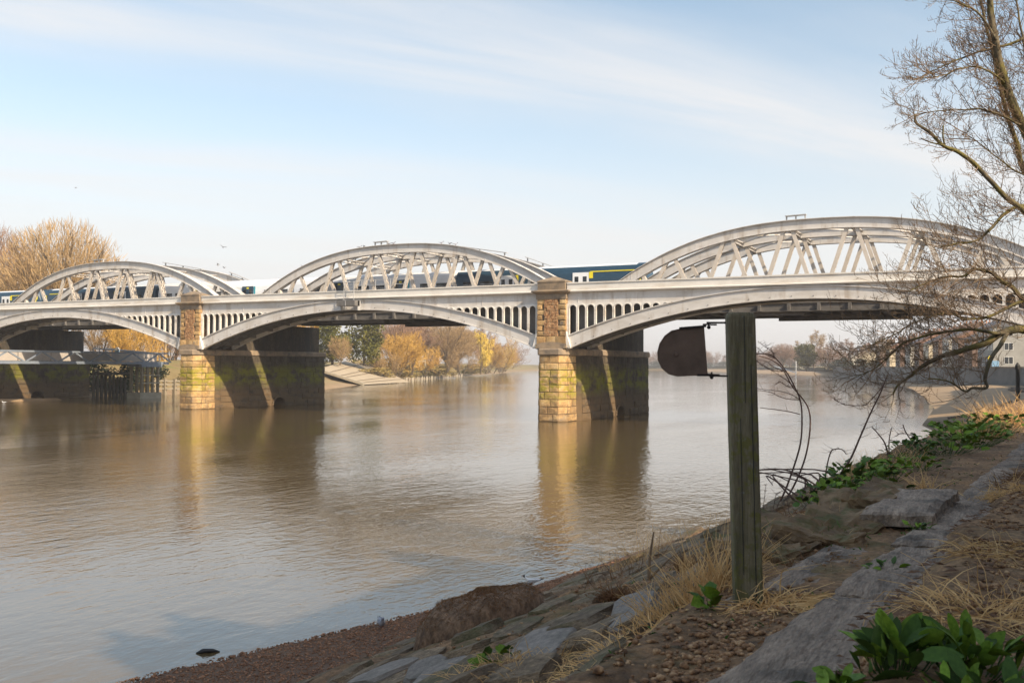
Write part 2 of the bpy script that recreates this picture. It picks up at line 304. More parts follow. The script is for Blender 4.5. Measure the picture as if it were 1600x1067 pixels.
# water
wt = bpy.data.materials.new('river_water'); wt.use_nodes = True; t = wt.node_tree; n = t.nodes; l = t.links; b = n['Principled BSDF']
b.inputs['Roughness'].default_value = .05; b.inputs['IOR'].default_value = 1.72
g = n.new('ShaderNodeNewGeometry')
def wnoise(scale, stretch, rot, detail=4, ro=.55, dis=0.0):
    mpn = n.new('ShaderNodeMapping'); mpn.inputs['Scale'].default_value = stretch; mpn.inputs['Rotation'].default_value = (0,0,R(rot)); l.new(g.outputs['Position'], mpn.inputs[0])
    tx = n.new('ShaderNodeTexNoise'); tx.inputs['Scale'].default_value = scale; tx.inputs['Detail'].default_value = detail; tx.inputs['Roughness'].default_value = ro; tx.inputs['Distortion'].default_value = dis
    l.new(mpn.outputs[0], tx.inputs['Vector']); return tx.outputs[0]
big = wnoise(.05, (1,.45,1), 20, 5); rp = n.new('ShaderNodeValToRGB'); rp.color_ramp.elements[0].color = (.082,.056,.024,1); rp.color_ramp.elements[1].color = (.118,.084,.040,1); l.new(big, rp.inputs[0]); l.new(rp.outputs[0], b.inputs['Base Color'])
patch = n.new('ShaderNodeMapRange'); patch.inputs[1].default_value = .38; patch.inputs[2].default_value = .62; patch.inputs[3].default_value = .25; patch.inputs[4].default_value = 1.35; l.new(wnoise(.07, (1,.3,1), -12, 4), patch.inputs[0])
def wadd(a, k, b_=None):
    m1 = n.new('ShaderNodeMath'); m1.operation = 'MULTIPLY_ADD'; l.new(a, m1.inputs[0]); m1.inputs[1].default_value = k
    if b_ is not None: l.new(b_, m1.inputs[2])
    else: m1.inputs[2].default_value = 0
    return m1.outputs[0]
hgt = wadd(wnoise(.6, (1,.6,1), 27, 2, .5, .3), .030); hgt = wadd(wnoise(2.1, (1,.5,1), 38, 3, .5, .5), .034, hgt); hgt = wadd(wnoise(5.0, (1,.55,1), 20, 3), .022, hgt)
mm = n.new('ShaderNodeMath'); mm.operation = 'MULTIPLY'; l.new(hgt, mm.inputs[0]); l.new(patch.outputs[0], mm.inputs[1])
bp = n.new('ShaderNodeBump'); bp.inputs['Strength'].default_value = .55; bp.inputs['Distance'].default_value = 1.0; l.new(mm.outputs[0], bp.inputs['Height']); l.new(bp.outputs[0], b.inputs['Normal'])
M['water'] = wt

# ------------------------------------------------------------------ ground and water
YS = [-80,-66,-61,-57,-53,-48,-43,-30,-7,-1.5,11,46,91,150,212,300,421,520,612,760,900]
X0 = [19.5,20.4,21.3,22.6,23.9,24.6,25.5,26.6,28.4,29.2,27.0,26.0,22.0,16,7.0,-12,-42,-76,-118,-190,-268]
XF = [23.6,23.7,23.9,24.4,24.6,25.3,26.2,27.4,28.9,29.6]
def bank_base(x, y):
    x0 = interp(y,YS,X0); xf = interp(y,YS[:10],XF); k = interp(y,[-60,-50,-30,0],[.5,.40,.30,.3]); o = interp(y,[-53,-47,-38,-10],[0,.45,1.2,3.4])
    xm = xf+(30-xf)*.5
    a = interp(x,[x0-6,x0,xf,xm,29.7+o,30.3+o,30.6+o,31.1+o,31.25+o,33+o,60],[-1.6,0,.2,.2+2.3*k,2.4,2.85,2.98,3.03,3.06,3.12,3.3])
    b = interp(x,[x0-6,x0,x0+5,x0+12,x0+40],[-1.6,0,.75,1.4,2.2])
    t = min(1,max(0,(y+10)/9)); t = t*t*(3-2*t); return a*(1-t)+b*t
def cop_x(y): return 31.26+.105*(y+66.6) if y < -60 else 31.95+.09*(y+60)
def bank_z(x, y):
    z = bank_base(x,y); xf = interp(y,YS[:10],XF)
    if y < 0 and x > xf-.5:
        onslope = min(1,max(0,(x-xf+.3)/1.2))*min(1,max(0,(31.0-x)/.5))
        z += onslope*(.16*fbm(x*.55,y*.4,1.3)+.07*fbm(x*2.1,y*1.3,4.0))
        z += .02*fbm(x*2.6,y*2.6,7.0)*(1 if x > 31.9 else .3)+(.022*fbm(x*6,y*6,2.0) if y < -48 else 0)
        if y < -46:   # trodden dirt banked up over the back of the coping
            d_ = x-cop_x(y)-.50+.16*fbm(y*1.1,3.3,2)+.05*fbm(x*5,y*5,1); k_ = min(1,max(0,(d_+.16)/.28)); z += k_*k_*(3-2*k_)*(.155-.09*min(1,max(0,(d_-.2)/1.2)))
    else: z += .03*fbm(x*.5,y*.3,2.0)*min(1,max(0,(x-interp(y,YS,X0))))
    return z
def frange(a, b, st): 
    o = []; x = a
    while x < b-1e-6: o.append(x); x += st
    return o
def sheet(name, xs, ys, fz, mat, fmat=None, parent=None):
    mb = MB(); nx = len(xs)
    mb.v = [(x,y,fz(x,y)) for y in ys for x in xs]
    mb.f = [(j*nx+i,j*nx+i+1,(j+1)*nx+i+1,(j+1)*nx+i) for j in range(len(ys)-1) for i in range(nx-1)]
    mb.m = [fmat((xs[i]+xs[i+1])/2,(ys[j]+ys[j+1])/2) if fmat else 0 for j in range(len(ys)-1) for i in range(nx-1)]
    return mb.obj(name, mat, parent, smooth=True)
water = MB(); water.add([(-3800,-3600,0),(3800,-3600,0),(3800,3900,0),(-3800,3900,0)],[(0,1,2,3)]); wo = water.obj('river_water', M['water'], kind='structure')
xs = frange(13,23,.5)+frange(23,27.5,.12)+frange(27.5,33.2,.07)+frange(33.2,38,.5)+[38,41,45,50,56,62,64]
ys = frange(-90,-70,2)+frange(-70,-68,.14)+frange(-68,-57,.08)+frange(-57,-48,.14)+frange(-48,-20,.4)+frange(-20,12.1,1)
bank = sheet('riverbank', xs, ys, bank_z, [M['earth'],M['path'],M['sand']], lambda x,y: 2 if y > -3 or (x < interp(y,YS[:10],XF) and y > -30) else (1 if x > 31.75+interp(y,[-53,-47,-38,-10],[0,.45,1.2,3.4]) else 0))
bank['kind'] = 'structure'
def interp2(y, o): return interp(y,YS,X0)+o
def shore_land(name, stations, offs, mats, fm, sgn):
    mb = MB(); k = len(offs)
    for y, xl in stations:
        for d, z in offs:
            x = xl+sgn*d; mb.v.append((x,y,z+(.25*fbm(x*.06,y*.06,3)*min(1,max(0,(z-.4))) if d < 300 else 0)))
    for j in range(len(stations)-1):
        for i in range(k-1):
            q = (j*k+i,j*k+i+1,(j+1)*k+i+1,(j+1)*k+i)
            mb.f.append(q if sgn > 0 else q[::-1]); mb.m.append(fm(offs[i][0]))
    o = mb.obj(name, mats, smooth=True); o['kind'] = 'structure'; return o
LY = [-3500,-400,-150,-60,-10,7,22,40,63,85,106,130,157,200,262,340,420,520,640,760,900]
LX = [-200,-120,-92,-82,-78,-78,-77,-75,-73,-84,-95,-105,-115,-134,-159,-190,-222,-266,-312,-352,-395]
def lx(y): return interp(y,LY,LX)
lst = []
for a, b in zip(LY[:-1], LY[1:]):
    n_ = max(1,int((b-a)/12)) if -100 < a < 900 else 1
    for i in range(n_): lst.append((a+(b-a)*i/n_, lx(a+(b-a)*i/n_)))
lst.append((LY[-1],LX[-1]))
left_bank = shore_land('far_bank', lst, [(-8,-1),(0,0),(3,.35),(7,1.1),(11,2.6),(17,4.2),(30,5.0),(80,5.6),(200,6),(3400,6)], [M['bank_grass'],M['sand']], lambda d: 1 if d < 3 else 0, -1)
rst = [(y, interp(y,YS,X0)) for y in [12,20,30,46,60,75,91,105,120,135,150,165,180,195,212,235,260,300,340,380,421,470,520,560,612,680,760,830,900]]
right_beach = shore_land('foreshore', rst, [(-8,-1),(0,0),(3,.4),(7,.85),(12,1.25),(20,1.5),(45,1.9)], [M['sand']], lambda d: 0, 1)
# land behind the river wall on the right, and the land closing the view beyond the bend
def wall_x(y): return interp(y, [12,60,100,118,128,141,180,221,290,380,461,560,700,900], [41,42,39.5,38,36.5,27.5,17.5,8.5,-9,-32,-47,-70,-118,-215])
mb = MB(); wys = [12,40,60,80,100,110,118,128,141,160,180,200,221,255,290,335,380,420,461,560,700,900]
for y in wys:
    x = wall_x(y); mb.v += [(x+.35,y,4.35),(x+40,y,4.7),(x+150,y,5.5),(3800,y,6)]
for j in range(len(wys)-1):
    for i in range(3): mb.f.append((j*4+i,j*4+i+1,(j+1)*4+i+1,(j+1)*4+i))
rl = mb.obj('street_land', [M['bank_grass']]); rl['kind'] = 'structure'
mb = MB(); mb.add([(-3800,899,2.2),(3800,899,2.2),(3800,3900,5),(-3800,3900,5)],[(0,1,2,3)]); mb.add([(-3800,899,-1),(3800,899,-1),(3800,899,2.2),(-3800,899,2.2)],[(0,1,2,3)])
fl = mb.obj('far_land', [M['bank_grass']]); fl['kind'] = 'structure'
mb = MB(); mb.add([(64,-3500,3.28),(3800,-3500,4),(3800,12,4),(64,12,3.28)],[(0,1,2,3)]); mb.add([(13,-3500,3.0),(64,-3500,3.1),(64,-90,3.28),(34,-90,3.1)],[(0,1,2,3)])
nl = mb.obj('street_ground', [M['path']]); nl['kind'] = 'structure'
# ------------------------------------------------------------------ railway bridge: piers
PITCHX = 39.6
def stone_block(mb, a, b, jit, rng, m=0):
    """one ashlar block with slightly uneven corners"""
    k = len(mb.v); mb.box(a, b, m)
    for i in range(k, k+8):
        v = mb.v[i]; mb.v[i] = (v[0]+rng.uniform(-jit,jit), v[1]+rng.uniform(-jit,jit), v[2]+rng.uniform(-jit,jit)*.4)
def wall_block(p, q, z0, z1, th, proud, rng, name, mat, parent):
    """a block on the vertical plane through plan points p, q (outward side to the right of p->q)"""
    p, q = Vector((*p,0)), Vector((*q,0)); d = (q-p).normalized(); nrm = Vector((d.y,-d.x,0)); g = .03
    pr = proud+rng.uniform(-.02,.025)
    ring = []
    for e, s in ((p,1),(q,-1)):
        ring.append(e+d*s*g)
    a0, a1 = ring; mb = MB()
    cor = [a0-nrm*th, a1-nrm*th, a1+nrm*pr, a0+nrm*pr]
    vs = []
    for z in (z0+g, z1-g):
        for i, c in enumerate(cor):
            j = .012 if i > 1 else 0
            vs.append((c.x+rng.uniform(-j,j), c.y+rng.uniform(-j,j), z+rng.uniform(-.008,.008)))
    # face gets a bulged middle so that it does not read as a sawn plane
    mid = [(cor[3]+(cor[2]-cor[3])*t+nrm*(.015+rng.uniform(-.01,.03)))+Vector((0,0,z0+(z1-z0)*u)) for t,u in ((.3,.35),(.7,.65))]
    fs = [(3,2,1,0),(4,5,6,7),(0,1,5,4),(1,2,6,5),(3,0,4,7)]
    vs += [tuple(mid[0]), tuple(mid[1])]
    fs += [(3,8,7),(8,9,7),(9,6,7),(3,2,8),(2,9,8),(2,6,9)]
    mb.add(vs, fs); return mb.obj(name, mat, parent)
def make_pier(loc, label):
    rng = random.Random(5); P = thing('bridge_pier', label, 'bridge pier', loc, 'stone piers of the railway bridge')
    X = loc[0]; HW = 1.28
    # nose plan (front to the -y side)
    nose = [(-HW,.45),(-.80,-.36),(.80,-.36),(HW,.45)]
    nc = 9; zs = [-.6,.02]+[.02+5.33*(i+1)/nc for i in range(nc)]
    # core
    core = MB(); bt = lambda z: 1+.045*(5.4-z)/5.4
    def ring(z, e=0.0, hw=HW):
        s = bt(z); h = hw*s
        return [(X-h+e,.45,z),(X-.80*s+e,-.36*s+e,z),(X+.80*s-e,-.36*s+e,z),(X+h-e,.45,z),(X+h-e,2.2,z),(X+(1.62*s)-e,2.5,z),(X+1.62*s-e,19.5,z),(X-1.62*s+e,19.5,z),(X-1.62*s+e,2.5,z),(X-h+e,2.2,z)]
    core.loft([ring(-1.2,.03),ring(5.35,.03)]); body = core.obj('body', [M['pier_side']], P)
    # culvert mouth cut through the side at the waterline
    cut = MB(); pr = [(X-4,11.6+.95*math.cos(a),.05+.85*math.sin(a)) for a in [math.pi*i/12 for i in range(13)]]+[(X-4,10.65,-1),(X-4,12.55,-1)]
    cut.prism(pr, (8,0,0)); co_ = fix_normals(cut.obj('culvert_cutter', [M['pier_side']])); fix_normals(body)
    md = body.modifiers.new('cut','BOOLEAN'); md.object = co_; md.operation = 'DIFFERENCE'; md.solver = 'EXACT'
    # the cutter is in world space, the body too (its verts are relative to the pier)
    co_.location = (0,0,0); bpy.context.view_layer.update()
    dg = bpy.context.evaluated_depsgraph_get(); nm = bpy.data.meshes.new_from_object(body.evaluated_get(dg)); body.modifiers.clear(); body.data = nm
    bpy.data.objects.remove(co_)
    ar = MB()
    for i in range(13):
        a0, a1 = math.pi*i/13+.02, math.pi*(i+1)/13-.02; pp = [(X+1.66,11.6+r*math.cos(a),.05+r*.9*math.sin(a)) for r,a in ((.97,a0),(1.25,a0),(1.25,a1),(.97,a1))]
        ar.prism(pp, (.08,0,0))
    ar.obj('culvert_arch', [M['pier_side']], P)
    # masonry of the nose, block by block
    for i in range(1, nc+1):
        z0, z1 = zs[i], zs[i+1]; s = bt((z0+z1)/2); T = lambda p: (X+p[0]*s, p[1]*s)
        c = rng.uniform(-.3,.3)+(.25 if i%2 else -.25)
        wall_block(T(nose[0]),T(nose[1]),z0,z1,.2,.0,rng,'stone',M['stone'],P)
        wall_block(T(nose[1]),T((c,-.36)),z0,z1,.2,.0,rng,'stone',M['stone'],P)
        wall_block(T((c,-.36)),T(nose[2]),z0,z1,.2,.0,rng,'stone',M['stone'],P)
        wall_block(T(nose[2]),T(nose[3]),z0,z1,.2,.0,rng,'stone',M['stone'],P)
        e = 1.25 if i%2 else .95
        wall_block((X+HW*s,.45),(X+HW*s,e),z0,z1,.2,.0,rng,'stone',M['stone'],P)
        wall_block((X+HW*s,e),(X+HW*s,2.2),z0,z1,.2,.0,rng,'stone',M['stone'],P)
    for i in range(0, nc+1):
        z0, z1 = zs[i], zs[i+1]; s = bt((z0+z1)/2); y = 2.55+(.0 if i%2 else -.0); xs_ = X+1.625*s
        if i == 0: continue
        while y < 19.4:
            e = min(19.5, y+rng.uniform(1.5,2.6)); e = 19.5 if 19.5-e < .7 else e
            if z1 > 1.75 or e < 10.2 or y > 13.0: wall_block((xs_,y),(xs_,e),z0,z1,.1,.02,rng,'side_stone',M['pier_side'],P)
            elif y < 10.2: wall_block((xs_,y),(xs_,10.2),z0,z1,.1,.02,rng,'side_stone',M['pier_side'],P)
            y = e
    # string course at springing level
    lg = MB()
    def lring(z, o):
        return [(X-HW-o,.45,z),(X-.80-o*.6,-.36-o,z),(X+.80+o*.6,-.36-o,z),(X+HW+o,.45,z),(X+HW+o,2.2,z),(X+1.62+o,2.5,z),(X+1.62+o,19.5+o,z),(X-1.62-o,19.5+o,z),(X-1.62-o,2.5,z),(X-HW-o,2.2,z)]
    lg.loft([lring(5.36,.05),lring(5.44,.13),lring(5.80,.14),lring(5.92,.04)]); lg.obj('string_course', [M['ledge']], P)
    # upper body that carries the old arches and the newer trusses
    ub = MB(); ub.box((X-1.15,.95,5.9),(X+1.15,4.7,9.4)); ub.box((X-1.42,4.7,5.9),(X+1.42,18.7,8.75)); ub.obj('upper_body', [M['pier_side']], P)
    # pilaster
    pl = MB(); pl.box((X-1.24,.06,5.93),(X+1.24,1.1,9.98)); pl.obj('pilaster_core', [M['mortar']], P)
    for i in range(7):
        z0 = 6.92+i*.43; z1 = z0+.43; wl = .52 if i%2 else .80; wr = .80 if i%2 else .55
        wall_block((X-1.29,-.0),(X-1.29+wl,-.0),z0,z1,.2,.0,rng,'quoin',M['stone'],P)
        wall_block((X+1.29-wr,-.0),(X+1.29,-.0),z0,z1,.2,.0,rng,'quoin',M['stone'],P)
        wall_block((X+1.29,.02),(X+1.29,.55 if i%2 else .8),z0,z1,.2,-.02,rng,'quoin',M['stone'],P)
    rp_ = MB(); g_ = 8
    for j in range(13):
        for i in range(5):
            x0 = X-.60+i*.24+rng.uniform(-.03,.03); z0 = 6.93+j*.23+rng.uniform(-.02,.02); stone_block(rp_, (x0,-.02-rng.uniform(0,.05),z0),(x0+.23,.2,z0+.22),.015,rng)
    rp_.obj('rough_panel', [M['red_stone']], P)
    sp_ = MB(); sp_.box((X+1.2,.10,6.93),(X+1.275,1.09,9.9)); sp_.obj('side_panel', [M['red_stone']], P)
    bs = MB(); bs.prism([(X-1.36,-.10,5.93),(X+1.36,-.10,5.93),(X+1.36,-.10,6.25),(X+.7,-.10,6.42),(X,-.10,6.46),(X-.7,-.10,6.42),(X-1.36,-.10,6.25)], (0,1.15,0)); bs.obj('base_block', [M['ledge']], P)
    for a, b_ in ((-1.31,-.45),(-.45,.42),(.42,1.31)): wall_block((X+a,-.02),(X+b_,-.02),6.27,6.93,.2,.0,rng,'stone',M['stone'],P)
    fr = MB(); fr.box((X-1.33,-.06,9.92),(X+1.33,1.2,10.34)); fr.obj('frieze', [M['ledge']], P)
    cp_ = MB()
    def rr(z, o): return [(X-1.33-o,-.06-o,z),(X+1.33+o,-.06-o,z),(X+1.33+o,1.3+o,z),(X-1.33-o,1.3+o,z)]
    cp_.loft([rr(10.34,.04),rr(10.42,.20),rr(10.52,.32),rr(10.60,.32),rr(10.66,.1)]); cp_.obj('cornice', [M['ledge']], P)
    bl = MB(); bl.box((X-1.22,-.02,10.66),(X+1.22,1.36,11.30)); bl.obj('cap_block', [M['ledge']], P)
    tp = MB(); tp.loft([[(X-1.26,-.06,11.3),(X+1.26,-.06,11.3),(X+1.26,1.4,11.3),(X-1.26,1.4,11.3)],[(X-1.26,-.06,11.42),(X+1.26,-.06,11.42),(X+1.26,1.4,11.42),(X-1.26,1.4,11.42)],[(X-.1,.6,11.8),(X+.1,.6,11.8),(X+.1,.74,11.8),(X-.1,.74,11.8)]]); tp.obj('cap_top', [M['ledge']], P)
    return P
pier = make_pier((0,0,0), 'sunlit stone bridge pier with square capped pilaster, nearest the timber post')
pier2 = copy_tree(pier, loc=(-PITCHX,0,0), label='stone bridge pier with square capped pilaster beside the walkway end, further from the camera')
pier3 = copy_tree(pier, loc=(-2*PITCHX,0,0), label='dark shaded stone bridge pier standing behind the steel walkway at the left bank')
pier4 = copy_tree(pier, loc=(PITCHX,0,0), label='stone bridge pier at the right hand end of the bridge, standing on the foreshore')

# ------------------------------------------------------------------ the old arch spans
HS = PITCHX/2-1.3      # half clear span
def zt(r): return 10.36-3.45*(abs(r)/18.5)**2.0
def zb(r): return 9.50-3.62*(abs(r)/18.5)**2.0
def arch_strip(mb, y0, y1, f0, f1, n=36, half=HS):
    rs = [-half+2*half*i/n for i in range(n+1)]
    mb.loft([[(X_+r,y0,f0(r)),(X_+r,y1,f0(r)),(X_+r,y1,f1(r)),(X_+r,y0,f1(r))] for r in rs])
X_ = -PITCHX/2
A = thing('arch_span', 'cream painted iron arch span with pierced spandrels between the two river piers', 'bridge span', (X_,0,5.9), 'arched iron spans of the old bridge')
def rib(y0, parent):
    mb = MB(); arch_strip(mb, y0+.06, y0+.16, zb, zt); mb2 = MB()
    o = mb.obj('arch_rib', [M['paint']], parent)
    f = MB(); arch_strip(f, y0-.06, y0+.28, lambda r: zt(r)-.02, lambda r: zt(r)+.055); f.obj('rib_top_flange', [M['paint']], o)
    f = MB(); arch_strip(f, y0-.06, y0+.28, lambda r: zb(r)-.05, lambda r: zb(r)+.03); f.obj('rib_bottom_flange', [M['paint']], o)
    bo = MB()
    for i in range(24):
        r = -HS+2*HS*(i+.5)/24; z = zb(r)+.16
        bo.box((X_+r-.03,y0+.02,z-.03),(X_+r+.03,y0+.062,z+.03))
    bo.obj('bolts', [M['dark_steel']], o, kind='stuff')
    return o
rib(.22, A)
for y in (1.7, 3.1):
    mb = MB(); arch_strip(mb, y, y+.12, zb, zt, 24); mb.obj('inner_rib', [M['dark_steel']], A)
o = MB(); arch_strip(o, 4.5, 4.65, zb, zt, 30); o = o.obj('rear_rib', [M['paint']], A)
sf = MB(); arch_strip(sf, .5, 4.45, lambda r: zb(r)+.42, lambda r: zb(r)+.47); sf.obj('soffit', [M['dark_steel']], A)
cb = MB()
for i in range(17):
    r = -HS+2*HS*(i+.5)/17; cb.box((X_+r-.06,.45,zb(r)+.1),(X_+r+.06,4.48,zb(r)+.41))
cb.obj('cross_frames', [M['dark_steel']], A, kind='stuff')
fa = MB(); fa.box((X_-HS,.38,9.52),(X_+HS,.46,10.5)); fa = fa.obj('fascia_girder', [M['paint']], A)
q = MB(); q.box((X_-HS,.30,9.48),(X_+HS,.37,9.56)); q.obj('fascia_bead', [M['paint']], fa)
q = MB(); 
for i in range(9): q.box((X_-HS+.9+i*4.4,.355,9.6),(X_-HS+.93+i*4.4,.379,10.44))
q.obj('joint_strips', [M['paint']], fa, kind='stuff')
mo = MB(); mo.loft([[(x,.06,10.47),(x,.5,10.43),(x,.5,10.60),(x,.16,10.60),(x,.04,10.55)] for x in (X_-HS-.02,X_+HS+.02)]); mo.obj('moulding', [M['paint_white']], A)
pa = MB(); pa.box((X_-HS,.22,10.6),(X_+HS,.34,11.14)); pa = pa.obj('parapet', [M['paint_white']], A)
q = MB(); q.box((X_-HS,.15,11.14),(X_+HS,.41,11.24)); q.obj('parapet_rail', [M['paint_white']], pa)
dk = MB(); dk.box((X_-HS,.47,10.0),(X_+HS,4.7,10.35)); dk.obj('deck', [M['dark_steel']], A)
bw = MB(); bw.box((X_-HS,.9,9.5),(X_+HS,1.0,9.98)); bw.obj('inner_girder', [M['dark_steel']], A)
iw = MB(); arch_strip(iw, 1.3, 1.34, lambda r: min(zt(r)+.01,9.99), lambda r: 10.0); iw.obj('inner_spandrel', [M['dark_steel']], A)
# spandrel openings: posts with round arched heads, cut off by the rib
PW = .775
for sgn in (-1,1):
    for i in range(12):
        e0 = HS-.12-i*PW; e1 = e0-PW; ztop = 9.52
        zl = lambda r: zt(r)+.045
        if zl(e1) > ztop-.06: break
        xo = lambda r: X_+sgn*r
        ow = .60; cxr = (e0+e1)/2; rad = ow/2; zc_ = ztop-.10-rad
        # outline: opening arc, then plate; built as strips left jamb / arch / right jamb
        ring_o = []; ring_i = []
        low = max(zl(e1),zl(cxr-rad))
        for kx in range(11):
            a = math.pi*kx/10; r_ = cxr+rad*math.cos(a); z_ = zc_+rad*math.sin(a)
            ring_i.append((r_, max(z_, zl(r_)))); ring_o.append((cxr+(PW/2)*max(-1,min(1,1.25*math.cos(a))), max(ztop,zl(r_))))
        ring_i = [(cxr+rad, min(zl(cxr+rad),ring_i[0][1]))]+ring_i+[(cxr-rad, min(zl(cxr-rad),ring_i[-1][1]))]
        ring_o = [(e0, zl(e0))]+ring_o+[(e1, zl(e1))]
        mb = MB(); y0, y1 = .26, .40
        for k in range(len(ring_i)-1):
            a, b_, c, d_ = ring_i[k], ring_i[k+1], ring_o[k+1], ring_o[k]
            mb.add([(xo(p[0]),y,p[1]) for y in (y0,y1) for p in (a,b_,c,d_)], [(0,1,2,3),(7,6,5,4),(0,4,5,1),(3,2,6,7)])
        # raised bead round the opening
        for k in range(len(ring_i)-1):
            a, b_ = ring_i[k], ring_i[k+1]
            ca = lambda p: (cxr+(p[0]-cxr)*1.22, p[1]+ (.055 if p[1] > zc_ else 0))
            a2, b2 = ca(a), ca(b_)
            mb.add([(xo(p[0]),y,p[1]) for y in (.21,.262) for p in (a,b_,b2,a2)], [(0,1,2,3),(7,6,5,4),(0,4,5,1),(3,2,6,7)])
        fix_normals(mb.obj('spandrel_arch', [M['paint_white']], A))
    # springing shoe
    sh = MB(); sh.prism([(X_+sgn*HS,.02,6.0),(X_+sgn*(HS-.42),.02,5.93),(X_+sgn*(HS-.12),.02,6.9),(X_+sgn*(HS),.02,7.3)], (0,.5,0)); fix_normals(sh.obj('springing_shoe', [M['paint_white']], A))
    ps = MB(); ps.box((X_+sgn*HS-.1,.2,6.9),(X_+sgn*HS+.1,.5,9.52)); ps.obj('end_post', [M['paint_white']], A)
copy_tree(A, loc=(X_-PITCHX,0,5.9), label='cream painted iron arch span with pierced spandrels above the steel walkway')
copy_tree(A, loc=(X_+PITCHX,0,5.9), label='cream painted iron arch span with pierced spandrels behind the leafless branches')

# ------------------------------------------------------------------ the bowstring spans behind
def bt_top(r): return 16.14-4.05*(abs(r)/16.1)**2.45
def bt_bot(r): return bt_top(r)-.74-.05*(abs(r)/16)**2
B = thing('bowstring_span', 'grey steel bowstring truss span between the two river piers', 'bridge span', (X_,7,8.8), 'bowstring truss spans of the railway bridge')
NP = [6.97,11.85,16.75]; HB = 19.2; XB = X_+.12; PB = 4.823
for pi_, yn in enumerate(NP):
    tc_ = MB(); n_ = 44; rs = [-HB+2*HB*i/n_ for i in range(n_+1)]
    def strip(y0, y1, f0, f1):
        mb = MB(); mb.loft([[(XB+r,y0,f0(r)),(XB+r,y1,f0(r)),(XB+r,y1,f1(r)),(XB+r,y0,f1(r))] for r in rs]); return mb
    T = strip(yn-.22, yn+.22, bt_bot, bt_top).obj('truss', [M['paint']], B)
    strip(yn-.42, yn+.42, lambda r: bt_top(r), lambda r: bt_top(r)+.05).obj('top_flange', [M['paint']], T)
    strip(yn-.30, yn+.30, lambda r: bt_bot(r)-.05, lambda r: bt_bot(r)).obj('bottom_flange', [M['paint']], T)
    sm = MB()
    for i in range(12):
        r = -15.5+i*2.82; sm.box((XB+r-.02,yn-.235,bt_bot(r)),(XB+r+.02,yn+.235,bt_top(r)))
    sm.obj('splice_plates', [M['paint']], T, kind='stuff')
    bc = MB(); bc.box((XB-HB,yn-.25,8.95),(XB+HB,yn+.25,10.3)); bc.box((XB-HB,yn-.42,8.90),(XB+HB,yn+.42,8.95)); bc.box((XB-HB,yn-.42,10.3),(XB+HB,yn+.42,10.35)); bc.obj('bottom_chord', [M['dark_steel']], T)
    for k in (-2.5,-1.5,-.5,.5,1.5,2.5):
        for sg in (-1,1):
            top = (XB+k*PB+sg*.33, yn, bt_bot(k*PB+sg*.33)+.05); bot = (XB+(k+.5*sg)*PB-sg*.42, yn, 10.25)
            d = MB(); tv, bv = Vector(top), Vector(bot); dv = (bv-tv).normalized(); sd_ = Vector((dv.z,0,-dv.x))
            for yo in (-.13,.13): d.bar(tv+Vector((0,yo,0)), bv+Vector((0,yo,0)), .29, .035)
            L_ = (bv-tv).length; nl_ = int(L_/.34)
            for s_ in (-1,1):
                for i in range(nl_):
                    a_ = tv+dv*(L_*i/nl_)+sd_*.13*s_; b_ = tv+dv*(L_*(i+1)/nl_)+sd_*.13*s_; yy = .12 if i%2 else -.12
                    d.bar(a_+Vector((0,yy,0)), b_+Vector((0,-yy,0)), .07, .02, up=sd_)
            d.obj('diagonal', [M['lattice']], T)
    # end stub diagonals
    for sg in (-1,1):
        d = MB(); k = 3.0*sg; top = (XB+k*PB-sg*.0, yn, bt_bot(k*PB)+.05); bot = (XB+(k-.12*sg)*PB, yn, 10.25); d.bar(top, bot, .30, .34); d.obj('diagonal', [M['lattice']], T)
# deck: cross girders, floor, track
dk = MB(); dk.box((XB-HB,6.6,9.55),(XB+HB,17.1,9.75)); dk.obj('deck', [M['dark_steel']], B)
for i in range(17):
    r = -18.4+i*2.3; g_ = MB(); g_.box((XB+r-.12,6.5,8.98),(XB+r+.12,17.3,9.54)); g_.box((XB+r-.25,6.5,8.93),(XB+r+.25,17.3,8.98)); g_.obj('cross_girder', [M['dark_steel']], B)
for yc in (9.4,14.35):
    tr = MB(); tr.box((XB-HB,yc-1.5,9.76),(XB+HB,yc+1.5,10.2)); tr.obj('ballast', [M['track']], B)
    for yo in (-.72,.72): tr = MB(); tr.box((XB-HB,yc+yo-.04,10.2),(XB+HB,yc+yo+.04,10.36)); tr.obj('rail', [M['rail_steel']], B)
# overhead struts and bracing between the trusses
for k in (-1.5,-.5,.5,1.5):
    z = bt_top(k*PB); s_ = MB()
    s_.box((XB+k*PB-.18,NP[0],z-.42),(XB+k*PB+.18,NP[2],z-.36)); s_.box((XB+k*PB-.18,NP[0],z-.72),(XB+k*PB+.18,NP[2],z-.68))
    for j in range(14):
        y0 = NP[0]+.3+j*.66; s_.bar((XB+k*PB,y0,z-.7),(XB+k*PB,y0+.33,z-.4),.06,.04,up=(1,0,0)); s_.bar((XB+k*PB,y0+.33,z-.4),(XB+k*PB,y0+.66,z-.7),.06,.04,up=(1,0,0))
    s_.obj('portal_strut', [M['paint']], B)
for k in (-1.5,-.5,.5):
    for a_, b_ in ((0,1),(1,2)):
        for fl_ in (0,1):
            s_ = MB(); s_.bar((XB+k*PB,NP[a_ if not fl_ else b_],bt_top(k*PB)-.4),(XB+(k+1)*PB,NP[b_ if not fl_ else a_],bt_top((k+1)*PB)-.4),.12,.10,up=(0,0,1)); s_.obj('sway_brace', [M['paint']], B)
